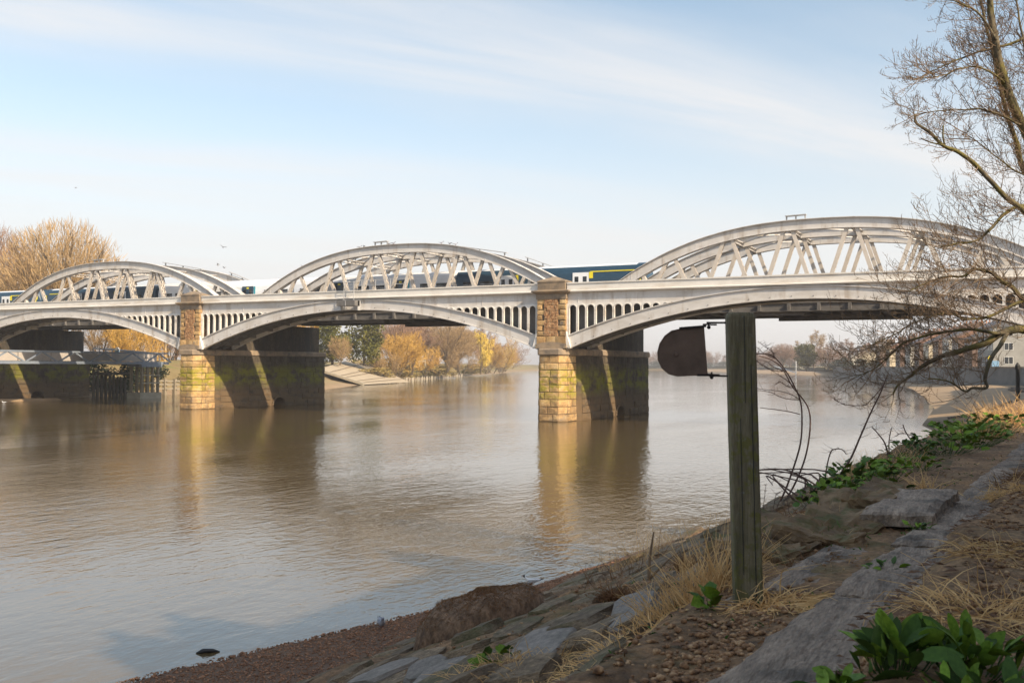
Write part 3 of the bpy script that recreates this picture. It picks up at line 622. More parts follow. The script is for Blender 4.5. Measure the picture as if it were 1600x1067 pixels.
# inspection boards carried above the middle and far chords
for yn, r0, r1 in ((11.85,3.4,9.6),(16.75,9.2,13.0),(16.75,-3.6,.2),(11.85,-9.5,-7.4),(6.97,-2.6,-1.0)):
    w_ = MB(); za, zb_ = bt_top(r0)+.42, bt_top(r1)+.42
    w_.bar((XB+r0,yn,za),(XB+r1,yn,zb_),.5,.06,up=(0,0,1))
    for f_ in (.05,.5,.95):
        r_ = r0+(r1-r0)*f_; z_ = za+(zb_-za)*f_; w_.box((XB+r_-.05,yn-.06,bt_top(r_)),(XB+r_+.05,yn+.06,z_))
    w_.obj('inspection_board', [M['rail_steel']], B)
# hung cable troughs under the deck
for (r0, r1, y0) in ((-7.5,-1.2,6.7),(-.8,4.2,11.3),(-5,6,16.2)):
    h_ = MB(); h_.box((XB+r0,y0,8.62),(XB+r1,y0+.7,8.88)); h_.obj('hung_trough', [M['dark_steel']], B)
copy_tree(B, loc=(X_-PITCHX,7,8.8), label='grey steel bowstring truss span at the left, above the steel walkway')
copy_tree(B, loc=(X_+PITCHX,7,8.8), label='grey steel bowstring truss span behind the leafless branches, tallest in view')

# ------------------------------------------------------------------ inspection cradle on the parapet
CR = thing('inspection_cradle', 'small steel ladder cage hung over the parapet of the middle arch span', 'ladder cage', (-20.0,.1,10.4))
cx_ = -20.0
for x in (cx_-.55,cx_+.55):
    b_ = MB(); b_.tube([(x,-.22,10.2),(x,-.22,12.0),(x,.7,12.1)], .035, 5); b_.obj('ladder_rail', [M['rail_steel']], CR)
for z in (10.5,10.8,11.1,11.4,11.7,11.95):
    r_ = MB(); r_.tube([(cx_-.55,-.22,z),(cx_+.55,-.22,z)], .022, 5); r_.obj('rung', [M['rail_steel']], CR)
bk = MB(); bk.box((cx_-1.0,-.72,9.78),(cx_+1.0,.05,9.84)); bk.box((cx_-1.0,-.72,9.84),(cx_+1.0,-.68,10.28)); bk.box((cx_-1.0,-.68,9.84),(cx_-.96,.05,10.28)); bk.box((cx_+.96,-.68,9.84),(cx_+1.0,.05,10.28)); bk.obj('basket', [M['dark_steel']], CR)
for x in (cx_-.04,): q = MB(); q.box((x,-.74,9.8),(x+.05,-.71,10.3)); q.obj('basket_strap', [M['rail_steel']], CR)
for x in (cx_-.95,cx_+.9): q = MB(); q.box((x,-.2,9.4),(x+.1,.2,10.3)); q.obj('bracket', [M['rail_steel']], CR)
hr = MB()
for x in (cx_+.9,cx_+2.4,cx_+4.0,cx_+5.6): hr.tube([(x,.5,11.2),(x,.5,12.2)], .03, 5)
for z in (11.7,12.15): hr.tube([(cx_+.5,.5,z),(cx_+5.6,.5,z)], .025, 5)
hr.obj('handrail', [M['rail_steel']], CR)

# ------------------------------------------------------------------ trains
TY = 14.35; RZ = 10.36
def coach(parent, x0, x1, scheme, cab=None):
    """one coach from x0 to x1; cab = +1/-1 puts a driving end at that end"""
    hw = 1.40; prof = [(-1.28,.25),(-1.36,.9),(-1.40,1.6),(-1.38,2.4),(-1.31,2.95),(-1.18,3.30),(-.98,3.56)]
    roof = [(-.98,3.56),(-.75,3.67),(-.4,3.77),(0,3.80)]
    side = [(TY+y,RZ+z) for y,z in prof]; side += [(TY-y,RZ+z) for y,z in prof[::-1]]
    rf = [(TY+y,RZ+z) for y,z in roof]; rf += [(TY-y,RZ+z) for y,z in roof[-2::-1]]
    a, b = x0+.25, x1-.25
    def ring(x, sc_=1.0, cut=None): return [(x, TY+(y-TY)*sc_, z if cut is None else min(z,cut)) for y,z in side]
    body = MB(); rings = [ring(a)]
    if cab == 1: rings += [ring(b-1.0), ring(b-.35,.93), ring(b,.80,RZ+2.2)]
    elif cab == -1: rings = [ring(a,.80,RZ+2.2), ring(a+.35,.93), ring(a+1.0), ring(b)]
    else: rings += [ring(b)]
    body.loft(rings); base = {'navy':M['navy'],'grey':M['train_grey'],'white':M['train_white']}[scheme]
    o = fix_normals(body.obj('coach', [base], parent))
    r_ = MB(); ra, rb = a+(1.1 if cab == -1 else 0), b-(1.1 if cab == 1 else 0)
    r_.loft([[(x,y,z+.004) for y,z in rf] for x in (ra,rb)]); fix_normals(r_.obj('roof', [M['train_white']], o))
    if cab:
        f = MB(); s_ = cab; e = b if cab == 1 else a
        f.loft([[(x,y,z+.012) for y,z in rf] for x in sorted((e-s_*1.1,e-s_*.35))]); fix_normals(f.obj('cab_roof', [M['navy']], o))
        for yo in (-1,1):
            p = MB(); p.add([(e-s_*.98,TY+yo*1.425,RZ+.5),(e-s_*.36,TY+yo*1.34,RZ+.5),(e-s_*.36,TY+yo*1.27,RZ+2.85),(e-s_*.75,TY+yo*1.36,RZ+2.95),(e-s_*.75,TY+yo*1.2,RZ+.5),(e-s_*.36,TY+yo*1.1,RZ+2.85)],[(0,1,2,3),(0,3,5,4)]); fix_normals(p.obj('cab_side_panel', [M['yellow']], o))
        p = MB(); p.box((min(e+s_*.0,e+s_*.06),TY-1.0,RZ+.5),(max(e+s_*.0,e+s_*.06),TY+1.0,RZ+1.5)); p.obj('cab_front', [M['yellow']], o)
        p = MB(); p.prism([(e-s_*.33,TY-.95,RZ+2.75),(e-s_*.33,TY+.95,RZ+2.75),(e-s_*.0,TY+.9,RZ+2.1),(e-s_*.0,TY-.9,RZ+2.1)],(s_*.05,0,.03)); fix_normals(p.obj('windscreen', [M['glass']], o))
    # doors and windows on both sides
    L_ = x1-x0; cxx = (x0+x1)/2
    dpos = [cxx-L_*.19, cxx+L_*.19] if not cab else ([e-s_*6.55, e-s_*14.4])
    dcol = {'navy':M['train_white'],'grey':M['navy'],'white':M['navy']}[scheme]
    for yo in (-1,1):
        fy = lambda k: TY+yo*(1.405+k)
        for dx in dpos:
            d = MB(); ya, yb = sorted((fy(-.03),fy(.012))); d.box((dx-.82,ya,RZ+.85),(dx+.82,yb,RZ+2.98)); do = d.obj('door', [dcol], o)
            for k_ in (-.42,.42):
                gq = MB(); ya, yb = sorted((fy(.012),fy(.02))); gq.box((dx+k_-.2,ya,RZ+1.5),(dx+k_+.2,yb,RZ+2.6)); gq.obj('door_window', [M['glass']], o)
            if scheme == 'navy':
                q = MB(); ya, yb = sorted((fy(-.01),fy(.010))); sx_ = cab or 1; xa, xb = sorted((dx+sx_*.86,dx+sx_*1.25)); q.box((xa,ya,RZ+2.4),(xb,yb,RZ+3.0)); q.obj('door_marker', [M['yellow']], o)
            else:
                q = MB(); ya, yb = sorted((fy(.014),fy(.02))); q.box((dx-.16,ya,RZ+2.68),(dx+.16,yb,RZ+2.86)); q.obj('door_marker', [M['yellow']], o)
        ws = []; x = x0+1.1
        while x < x1-1.9:
            if all(abs(x+.7-dx) > 1.75 for dx in dpos) and not (cab == 1 and x > x1-5.2) and not (cab == -1 and x < x0+3.6): ws.append(x)
            x += 1.95
        for x in ws:
            g_ = MB(); ya, yb = sorted((fy(-.02),fy(.01))); g_.box((x,ya,RZ+1.55),(x+1.4,yb,RZ+2.5)); go = g_.obj('window', [M['glass']], o)
            br = MB(); ya, yb = sorted((fy(.01),fy(.016))); br.box((x,ya,RZ+2.2),(x+1.4,yb,RZ+2.23)); br.obj('window_bar', [M['train_grey']], o)
        if cab:
            q = MB(); ya, yb = sorted((TY+yo*1.325,TY+yo*1.345)); xa, xb = sorted((e-s_*5.6,e-s_*1.2)); q.box((xa,ya,RZ+2.98),(xb,yb,RZ+3.08)); q.obj('roof_stripe', [M['yellow']], o)
    u = MB(); u.box((a+1.0,TY-1.1,RZ+.05),(b-1.0,TY+1.1,RZ+.24)); u.obj('underframe', [M['dark_steel']], o)
    if scheme != 'navy':
        tq = MB(); tq.box((dpos[1]+.9,TY-1.415,RZ+.9),(dpos[1]+1.1,TY-1.38,RZ+2.95)); tq.obj('side_panel', [M['teal']], o)
    return o
tr1 = thing('train', 'navy and pale grey passenger train crossing the bridge, cab end beyond the right pier', 'train', (3.9,TY,RZ))
CL = 20.7; xe = 3.95
coach(tr1, xe-CL, xe, 'navy', 1); coach(tr1, xe-2*CL, xe-CL, 'grey'); coach(tr1, xe-3*CL, xe-2*CL, 'white'); coach(tr1, xe-4*CL, xe-3*CL, 'navy', -1)
tr2 = thing('train', 'navy passenger train behind the left arch, its yellow cab coupled to the train ahead', 'train', (xe-4*CL-.3,TY,RZ))
xe2 = xe-4*CL-.3
coach(tr2, xe2-CL, xe2, 'navy', 1); coach(tr2, xe2-2*CL, xe2-CL, 'grey')
# railway viaduct continuing on both banks
for (xa, xb, lab) in ((-2*PITCHX-1.4-60,-2*PITCHX-1.4,'grassed railway embankment carrying the line on the left bank'),(PITCHX+1.4,PITCHX+60,'grassed railway embankment carrying the line away on the right')):
    e = MB(); e.loft([[(x,4.2,-1),(x,6.2,9.6),(x,17.6,9.6),(x,19.6,-1)] for x in (xa,xb)]); em = tag(e.obj('railway_embankment', [M['pier_side']]), None, None, kind='structure')
    e2 = MB(); e2.box((xa,6.6,9.62),(xb,17.2,10.2)); q = e2.obj('ballast', [M['track']], em)
    for yo in (13.63,15.07): e3 = MB(); e3.box((xa,yo-.04,10.2),(xb,yo+.04,10.36)); e3.obj('rail', [M['rail_steel']], em)
# ------------------------------------------------------------------ trees of the far banks
def grow(rng, p, d, L, r, lvl, P, out):
    """one branch and, through recursion, all that grows from it"""
    n_ = P['seg'][lvl]; pts = [p.copy()]; q = p.copy(); dd = d.copy(); wob = P['wob'][lvl]; g_ = P['grav'][lvl]
    for i in range(n_):
        dd = (dd+Vector((rng.uniform(-wob,wob),rng.uniform(-wob,wob),rng.uniform(-wob,wob)+g_))).normalized(); q = q+dd*(L/n_); pts.append(q.copy())
    rad = [r*(1-.75*i/n_) for i in range(n_+1)]; out[lvl].append((pts, rad))
    if lvl+1 >= len(P['n']): return
    nc = P['n'][lvl+1]; t0 = P['t0'][lvl+1]
    for i in range(nc):
        t = t0+(1-t0)*(i+rng.random())/nc; k = min(n_-1,int(t*n_)); u = t*n_-k; base = pts[k].lerp(pts[k+1],u); dv = (pts[k+1]-pts[k]).normalized()
        ax = dv.orthogonal().normalized(); ax.rotate(Quaternion(dv, rng.uniform(0,6.283)))
        ang = R(P['ang'][lvl+1]+rng.uniform(-14,14)); nd = dv*math.cos(ang)+ax*math.sin(ang)
        ll = L*P['lr'][lvl+1]*(1.15-.6*t)*rng.uniform(.75,1.25)
        grow(rng, base, nd, ll, max(.004,rad[k]*P['rr'][lvl+1]), lvl+1, P, out)
def tree_meshes(seed, P, H, trunk_mat, crown_mat, name):
    rng = random.Random(seed); out = [[] for _ in P['n']]
    for k in range(P['n'][0]):
        a = rng.uniform(0,6.283); tl = P.get('lean',.05); grow(rng, Vector((P.get('spread',0)*math.cos(a),P.get('spread',0)*math.sin(a),-.3)), Vector((tl*math.cos(a),tl*math.sin(a),1)).normalized(), H*P['trunk'], H*P['r'], 0, P, out)
    tm, cm = MB(), MB(); nt_ = P['tubes']
    for lv, lst_ in enumerate(out):
        for pts, rad in lst_:
            if lv < nt_: tm.tube(pts, rad, 6 if lv == 0 else (4 if lv == 1 else 3), cap=False)
            else:
                nr = Vector((rng.uniform(-1,1),rng.uniform(-1,1),rng.uniform(-1,1))).normalized(); w0 = P['tw']
                cm.rib(pts, [w0*(1-.6*i/(len(pts)-1)) for i in range(len(pts))], nr)
    zz = sorted(p[2] for p in cm.v); top = zz[int(len(zz)*.998)]; rr_ = sorted(math.hypot(p[0],p[1]) for p in cm.v); rad_ = rr_[int(len(rr_)*.97)]
    kz, kx = H/top, H*.5/rad_      # crown is H tall and H wide; each tree is then scaled to its own height and width
    for q_ in (tm, cm): q_.v = [(p[0]*kx, p[1]*kx, p[2]*kz) for p in q_.v]
    return tm.mesh(name+'_trunk', trunk_mat, True), cm.mesh(name+'_crown', crown_mat)
def dome_meshes(seed, H, trunk_mat, crown_mat, name, nt_=15500, tw=.019):
    """tree with an even dome of fine twigs carried on limbs that fan out of a short trunk; crown H wide and H high"""
    rng = random.Random(seed); tm, cm = MB(), MB(); fork = Vector((0,0,H*.16)); ax, az, c0 = H*.5, H*.46, Vector((0,0,H*.52))
    lim = lambda v: 1+.10*noise.noise(v*2.3+Vector((seed,0,0)))+.05*noise.noise(v*6+Vector((0,seed,0)))
    tm.tube([Vector((0,0,-.4)),Vector((.05,0,H*.08)),fork],[H*.034,H*.028,H*.026],8,cap=False); limbs = []
    for i in range(22):
        u = 1-1.15*(i+.5)/22; a = i*2.399+rng.uniform(-.3,.3); q = math.sqrt(max(0,1-u*u)); d = Vector((q*math.cos(a),q*math.sin(a),u)); e = c0+Vector((d.x*ax,d.y*ax,d.z*az))*lim(d)*.78
        mid = fork.lerp(e,.45)+Vector((0,0,H*.05))+Vector((rng.uniform(-1,1),rng.uniform(-1,1),rng.uniform(-1,1)))*H*.03; P_ = smooth_poly([fork+Vector((d.x,d.y,0))*H*.01,mid,e],5)
        P_ = [p+Vector((rng.uniform(-1,1),rng.uniform(-1,1),rng.uniform(-1,1)))*H*.006 for p in P_]; tm.tube(P_,[H*.014*(1-.85*k/(len(P_)-1)) for k in range(len(P_))],5,cap=False); limbs.append(P_)
        for k in range(9):
            p = P_[rng.randrange(3,len(P_)-1)]; e2 = p+((p-fork).normalized()+Vector((rng.uniform(-1,1),rng.uniform(-1,1),rng.uniform(-.5,1)))*.75).normalized()*H*rng.uniform(.07,.15); m2 = p.lerp(e2,.5)+Vector((rng.uniform(-1,1),rng.uniform(-1,1),1))*H*.012
            tm.tube([p,m2,e2],[H*.005,H*.0035,H*.0015],3,cap=False)
    for i in range(nt_):
        d = Vector((rng.gauss(0,1),rng.gauss(0,1),rng.gauss(0,1))).normalized()
        if d.z < -.55: continue
        r_ = rng.random()**.42; p = c0+Vector((d.x*ax,d.y*ax,d.z*az))*lim(d)*r_*.96
        if noise.noise(p*(5.5/H*1.6)+Vector((seed,seed,0))) < -.28: continue
        dv = ((p-fork).normalized()*.9+Vector((rng.uniform(-1,1),rng.uniform(-1,1),rng.uniform(-.5,1.1)))*.62).normalized(); L_ = H*rng.uniform(.035,.085); b_ = Vector((rng.uniform(-1,1),rng.uniform(-1,1),rng.uniform(0,1)))*L_*.15
        cm.rib([p-dv*L_*.5,p+b_*.5,p+dv*L_*.5+b_],[tw,tw*.8,tw*.3],Vector((rng.uniform(-1,1),rng.uniform(-1,1),rng.uniform(-1,1))).normalized())
    return tm.mesh(name+'_trunk', trunk_mat, True), cm.mesh(name+'_crown', crown_mat)
K = dict
BROAD = K(n=[1,9,9,8,8], t0=[0,.22,.25,.2,.15], seg=[6,6,4,3,2], wob=[.10,.20,.25,.3,.3], grav=[.05,.06,.06,.05,.03], ang=[0,48,42,42,42], lr=[1,.70,.50,.50,.55], rr=[1,.55,.5,.5,.5], trunk=.62, r=.022, tubes=3, tw=.019)
BUSHY = K(n=[7,9,9,9], t0=[0,.12,.1,.1], seg=[6,5,4,3], wob=[.14,.22,.28,.3], grav=[.02,.05,.05,.05], ang=[0,40,40,38], lr=[1,.55,.5,.5], rr=[1,.5,.5,.5], trunk=.80, r=.010, tubes=2, tw=.026, lean=.6, spread=.6)
WEEP = K(n=[1,11,9,14], t0=[0,.35,.25,.1], seg=[5,6,5,6], wob=[.1,.15,.2,.10], grav=[.03,.0,-.16,-.42], ang=[0,52,45,50], lr=[1,.62,.5,1.0], rr=[1,.5,.5,.5], trunk=.62, r=.022, tubes=2, tw=.035)
DOME = K(n=[1,17,10,9,8], t0=[0,.35,.2,.2,.15], seg=[4,7,4,3,2], wob=[.06,.12,.2,.28,.3], grav=[.05,.05,.08,.07,.05], ang=[0,34,34,38,40], lr=[1,1.75,.42,.45,.5], rr=[1,.5,.45,.5,.5], trunk=.40, r=.03, tubes=3, tw=.019)
TALL = K(n=[1,13,8,7,6], t0=[0,.25,.25,.2,.1], seg=[7,5,4,3,2], wob=[.06,.16,.22,.3,.3], grav=[.05,.10,.08,.05,.02], ang=[0,36,38,42,40], lr=[1,.42,.5,.5,.5], rr=[1,.42,.5,.5,.5], trunk=.85, r=.016, tubes=3, tw=.017)
TM = {}
def kind_mesh(key, seed, P, tk, cw):
    if (key,tk,cw) not in TM: TM[(key,tk,cw)] = dome_meshes(seed, 10.0, M[tk], M[cw], key) if key == 'dome' else tree_meshes(seed, P, 10.0, M[tk], M[cw], key)
    return TM[(key,tk,cw)]
def tree(name, label, loc, h, key, P, tk='bark_far', cw='tw_tan', wide=1.0, rot=0.0, seed=1, group=None):
    a, b_ = kind_mesh(key, seed, P, tk, cw); t_ = thing(name, label, 'tree', loc, group)
    t_.scale = (h/10*wide,h/10*wide,h/10); t_.rotation_euler = (0,0,rot)
    for nm_, me in (('trunk',a),('crown',b_)):
        o_ = bpy.data.objects.new(nm_, me); C.objects.link(o_); o_.parent = t_
    return t_
def leafy(seed, n_, rx, rz, zc_, leaf, mat, name, lumps=9):
    """crown of many small leaf sprays gathered in clumps"""
    rng = random.Random(seed); mb = MB(); cl = []
    for i in range(lumps):
        a = rng.uniform(0,6.283); u = rng.uniform(-.8,.9); q = math.sqrt(max(0,1-u*u))*rng.uniform(.35,.8); cl.append((Vector((rx*q*math.cos(a),rx*q*math.sin(a),zc_+rz*u*.75)), rng.uniform(.32,.55)))
    for i in range(n_):
        c_, s_ = cl[rng.randrange(lumps)]
        v = Vector((rng.gauss(0,1),rng.gauss(0,1),rng.gauss(0,1))).normalized()*(rng.random()**.35); p = c_+Vector((v.x*rx*s_,v.y*rx*s_,v.z*rz*s_*1.0))
        a1 = Vector((rng.uniform(-1,1),rng.uniform(-1,1),rng.uniform(-.6,.6))).normalized(); a2 = a1.orthogonal().normalized(); a2.rotate(Quaternion(a1,rng.uniform(0,6.28))); L_ = leaf*rng.uniform(.6,1.4)
        mb.add([p-a1*L_*.5,p+a2*L_*.28,p+a1*L_*.5,p-a2*L_*.28],[(0,1,2,3)])
    return mb.mesh(name, mat)
def bush(name, label, loc, size, mesh, cat='bush', group=None, trunk=None, rot=0.0):
    t_ = thing(name, label, cat, loc, group); t_.scale = size; t_.rotation_euler = (0,0,rot)
    o_ = bpy.data.objects.new('foliage', mesh); C.objects.link(o_); o_.parent = t_
    if trunk: q = bpy.data.objects.new('trunk', trunk); C.objects.link(q); q.parent = t_
    return t_
def st_mesh(h, r, mat, nm_):
    m_ = MB(); m_.tube([(0,0,-.1),(.02,0,h*.5),(0,.03,h)], [r,r*.8,r*.5], 6, cap=False); return m_.mesh(nm_, mat, True)
LEAF_A = leafy(3, 5200, 1.0, 1.0, 1.0, .11, M['evergreen'], 'evergreen_foliage', 14)
LEAF_H = leafy(4, 2600, 1.0, 1.0, .8, .13, M['hedge'], 'hedge_foliage', 12)
LEAF_S = leafy(5, 1900, 1.0, 1.0, .6, .16, M['scrub'], 'scrub_foliage', 10)
EV_TR = st_mesh(1.3, .06, M['bark_far'], 'evergreen_trunk')
# left bank, behind the left span and the train
tree('bare_tree', 'broad bare tree with domed tan crown rising behind the left arch', (-120.5,48.5,5), 26.5, 'dome', DOME, wide=.92, seed=16)
tree('bare_tree', 'bare tan tree cut by the left edge of the photo', (-147,53,5), 27.5, 'dome', DOME, wide=.8, seed=16, rot=.8, cw='tw_pink')
tree('bare_tree', 'slim bare tree between the domed tree and the left edge', (-131,58,5), 22.0, 'tall', TALL, wide=.55, rot=2.1, seed=12)
tree('bare_tree', 'low bare tree under the domed tan crown, its top just over the train', (-108,40,4.5), 12.5, 'broad', BROAD, wide=1.1, rot=2.4, seed=11, cw='tw_tan')
for x, y, h, w_, lab in ((-92,40,8.5,1.1,'orange willow shrub seen through the left span beside the stone pier'),(-98,46,10.5,1.0,'orange willow shrub seen through the left span behind the ramp')):
    tree('willow_shrub', lab, (x,y,2.5), h, 'bushy', BUSHY, cw='tw_orange', wide=w_, rot=x, seed=13)
for i, (x, y, h, lab) in enumerate(((-101,48,15,'pale slender trunk seen through the left span, nearest the dark pier'),(-98,52,15.5,'pale slender trunk leaning right, seen through the left span'),(-105,57,16,'pale slender trunk beside the orange willow, seen through the left span'))):
    tree('pale_tree', lab, (x,y,4), h, 'slim', TALL, tk='birch', cw='tw_pink', wide=.42, rot=1.3*i, seed=14)
for x, y, h, w_, cw_, lab in ((-106,45,9.5,1.2,'tw_tan','tan shrubby tree seen through the left span just right of the dark shaded pier'),(-112,57,13,1.1,'tw_tan','tan bare tree with its crown hidden by the left arch, beside the dark pier'),(-112,66,13,1.2,'tw_pink','pinkish bare tree seen through the left span, next to the dark shaded pier'),(-104,72,12.5,1.2,'tw_tan','tan bare tree in the middle of the view through the left span'),(-96,70,11.5,1.2,'tw_tan','tan bare tree seen through the left span behind the orange willows'),(-91,78,11,1.3,'tw_orange','orange bare tree seen through the left span close to the stone pier'),(-125,80,14,1.3,'tw_tan','tan bare tree far back, seen through the left span by the dark pier')):
    tree('bare_tree', lab, (x,y,4.5), h, 'bushy', BUSHY, cw=cw_, wide=w_, rot=x, seed=13)
bush('ivy_bush', 'dark ivy bush in the shade under the walkway end', (-83,34,1.5), (3.0,3.0,2.4), LEAF_H)
bush('ivy_bush', 'dark ivy bush behind the row of dark piles under the left span', (-78.5,25,.3), (3.2,4.2,2.6), LEAF_H, rot=1)
bush('ivy_bush', 'dark ivy bush against the far end of the shaded pier', (-80.5,20.5,.6), (2.6,3.4,3.0), LEAF_H, rot=2)
bush('scrub_bush', 'sunlit yellow scrub on the bank beside the walkway pile', (-80.5,31,.6), (2.0,2.6,1.5), LEAF_S)
bush('scrub_bush', 'sunlit scrub at the foot of the orange willows beyond the stone pier', (-83,44,.8), (3.0,4.0,1.9), LEAF_S, rot=1)
# the two evergreens and the shrub before them
bush('evergreen_tree', 'dark evergreen tree beyond the middle span, left of the pair', (-119,127,4.8), (6.0,6.0,5.6), LEAF_A, 'tree', trunk=EV_TR)
bush('evergreen_tree', 'tall dark evergreen tree at the head of the slipway', (-113.5,133,4.8), (5.6,5.6,6.1), LEAF_A, 'tree', trunk=EV_TR, rot=2)
tree('bare_shrub', 'bare brown shrub in front of the dark evergreens', (-112,121,4.6), 7.0, 'bushy', BUSHY, cw='tw_tan', wide=1.1, rot=.5, seed=13)
# the wooded bank beyond the slipway: x, y, z, height, mesh, material, width, label
for nm_, x, y, z, h, key, P, cw, w_, lab in (
  ('bare_tree',-136,182,4.5,15,'dome',DOME,'tw_pink',1.3,'pinkish bare tree behind the dark evergreens'),
  ('bare_tree',-150,205,4.5,16,'broad',BROAD,'tw_pink',1.1,'tall pinkish bare tree between the evergreens and the domed riverside tree'),
  ('bare_tree',-131,190,4.5,12.5,'tall',TALL,'tw_pink',1.2,'short pinkish bare tree just behind the big orange willow'),
  ('willow_tree',-112.5,147,1.4,12,'bushy',BUSHY,'tw_orange',1.45,'big orange willow leaning over the water right of the slipway'),
  ('willow_tree',-116.5,160,1.8,12,'bushy',BUSHY,'tw_orange',1.2,'orange willow tucked behind the big leaning willow'),
  ('willow_shrub',-110,138,1.2,6.5,'bushy',BUSHY,'tw_tan',1.3,'low tan willow shrub at the edge of the slipway'),
  ('bare_tree',-137,214,2.3,19.0,'dome',DOME,'tw_tan',1.12,'domed bare tree with dark trunk on the wooded bank'),
  ('willow_shrub',-134,208,1.6,9.5,'bushy',BUSHY,'tw_tan',1.2,'tan shrub under the domed bare tree'),
  ('bare_tree',-146,238,2.3,17,'broad',BROAD,'tw_tan',1.1,'bare tree between the domed tree and the weeping willow'),
  ('willow_shrub',-127,184,1.3,9.0,'bushy',BUSHY,'tw_orange',1.4,'orange shrub between the leaning willow and the domed tree'),
  ('bare_tree',-158,228,4,17,'dome',DOME,'tw_pink',1.3,'pinkish bare tree behind the domed bare tree'),
  ('willow_shrub',-143,235,1.3,9.5,'bushy',BUSHY,'tw_tan',1.4,'tan shrub left of the weeping willow'),
  ('bare_tree',-168,275,3,18,'dome',DOME,'tw_pink',1.3,'pinkish bare tree behind the weeping willow'),
  ('willow_shrub',-171,312,1.3,11.5,'bushy',BUSHY,'tw_tan',1.4,'tan willow before the large round orange willow'),
  ('weeping_willow',-152,266,1.6,17,'weep',WEEP,'tw_willow',.75,'golden weeping willow hanging over the water'),
  ('willow_tree',-163,292,1.5,13,'bushy',BUSHY,'tw_orange',1.2,'orange willow just beyond the weeping willow'),
  ('bare_tree',-185,330,2.5,21,'broad',BROAD,'tw_pink',1.1,'tall pinkish bare tree behind the last orange willows'),
  ('willow_tree',-184,345,1.4,18.5,'bushy',BUSHY,'tw_orange',.95,'large round orange willow near the end of the wooded bank'),
  ('willow_tree',-199,375,1.2,14.5,'bushy',BUSHY,'tw_willow',1.1,'last golden willow at the tip of the wooded bank')):
    tree(nm_, lab, (x,y,z), h, key, P, cw=cw, wide=w_, rot=x*1.7, seed={'broad':11,'tall':12,'bushy':13,'weep':15,'dome':16}[key])
for i, (x, y, s_, lab) in enumerate(((-108,131,(4,6,1.6),'grassy scrub along the right edge of the slipway'),(-118,158,(3,9,1.6),'grassy scrub below the big orange willow'),(-136,206,(4,14,2.0),'grassy scrub along the bank below the domed bare tree'),(-166,285,(4,16,2.2),'grassy scrub below the weeping willow'),(-122,150,(5,9,2.2),'reddish scrub behind the slipway fence'))):
    bush('bank_scrub', lab, (x,y,1.2+ (1.5 if i == 4 else 0)), s_, LEAF_S, rot=.15)
# short timber piles along the left waterline
pt = MB(); pt.tube([(0,0,-.6),(0,0,.95)], [.2,.17], 6); pme = pt.mesh('pile', M['pile_conc'])
y = 132.0; k_ = 0
while y < 268 and k_ < 60:
    o_ = bpy.data.objects.new('mooring_pile', pme); C.objects.link(o_); o_.location = (lx(y)+.6+.25*math.sin(k_*1.7),y,0); o_.scale = (1,1,.8+.25*abs(math.sin(k_*2.3)))
    tag(o_, 'short weathered timber pile in the row along the wooded left bank', 'pile', 'timber piles along the left waterline'); y += 1.9+.012*(y-130); k_ += 1
# slipway
sl = MB()
def slip_pt(u, v):  # u down the slope, v across
    top0, top1 = Vector((-103.5,101.5,3.3)), Vector((-136,160,6.3)); b0, b1 = Vector((-91.6,102.7,.05)), Vector((-101.4,135.9,.05)); return (top0.lerp(b0,u)).lerp(top1.lerp(b1,u),v)
nu, nv = 12, 6
for i in range(nu+1):
    for j in range(nv+1): p_ = slip_pt(i/nu,j/nv)+Vector((0,0,.08)); sl.v.append(tuple(p_))
for i in range(nu):
    for j in range(nv): a_ = i*(nv+1)+j; sl.f.append((a_,a_+nv+1,a_+nv+2,a_+1)); sl.m.append(0)
slo = sl.obj('slipway', [M['slip']], kind='structure')
for i in (2,4,5,7,8):
    q = MB(); a_, b_ = slip_pt(i/9,.02)+Vector((0,0,.13)), slip_pt(i/9,.98)+Vector((0,0,.13)); q.bar(a_,b_,.6,.04,up=(0,0,1)); q.obj('cross_timber', [M['slip_line']], slo)
q = MB(); q.bar(slip_pt(0,-.02)+Vector((0,0,.15)),slip_pt(1,-.02)+Vector((0,0,.15)),.7,.5,up=(0,0,1)); q.obj('kerb', [M['pile_conc']], slo)
fn = thing('timber_fence', 'low pale timber rail fence at the head of the slipway', 'fence', (-117,148,5.3))
for i in range(7):
    q = MB(); x, y = -116.5-1.1*i, 148+5*i; q.box((x-.1,y-.1,4.2),(x+.1,y+.1,6.4)); q.obj('post', [M['pile_conc']], fn)
for z in (5.6,6.2): q = MB(); q.bar((-116.5,148,z),(-123.1,178,z),.1,.2,up=(0,0,1)); q.obj('rail', [M['pile_conc']], fn)

# ------------------------------------------------------------------ steel walkway under the left span
WX = -66.5
wk = thing('footbridge', 'dark blue grey steel truss walkway on piles passing under the left span', 'walkway', (WX,0,4.4))
y0, y1 = -20, 21.8
for xo in (-1.1,1.1):
    for nm_, z, hh in (('bottom_chord',4.55,.32),('top_chord',5.82,.20)):
        q = MB(); q.box((WX+xo-.13,y0,z-hh/2),(WX+xo+.13,y1 if nm_ == 'bottom_chord' else y1-.1,z+hh/2)); q.obj(nm_, [M['walk_blue']], wk)
    k_ = 0; y = y1-1.6
    while y > y0+2:
        for s_ in (-1,1) if xo > 0 else ():
            q = MB(); q.bar((WX+xo,y+.1*s_,5.74),(WX+xo,y+2.05*s_,4.66),.16,.14,up=(1,0,0)); q.obj('diagonal', [M['walk_blue']], wk)
        y -= 4.3
i_ = 0
for yy in frange(y0,y1-1,4.3):
    q = MB(); q.box((WX-1.04,yy+.05,4.75),(WX-1.0,min(yy+4.25,y1),5.7)); q.obj('infill_panel', [M['panel_grey']], wk)
q = MB(); q.box((WX-1.0,y0,4.42),(WX+1.0,y1,4.5)); q.obj('deck', [M['timber_pile']], wk)
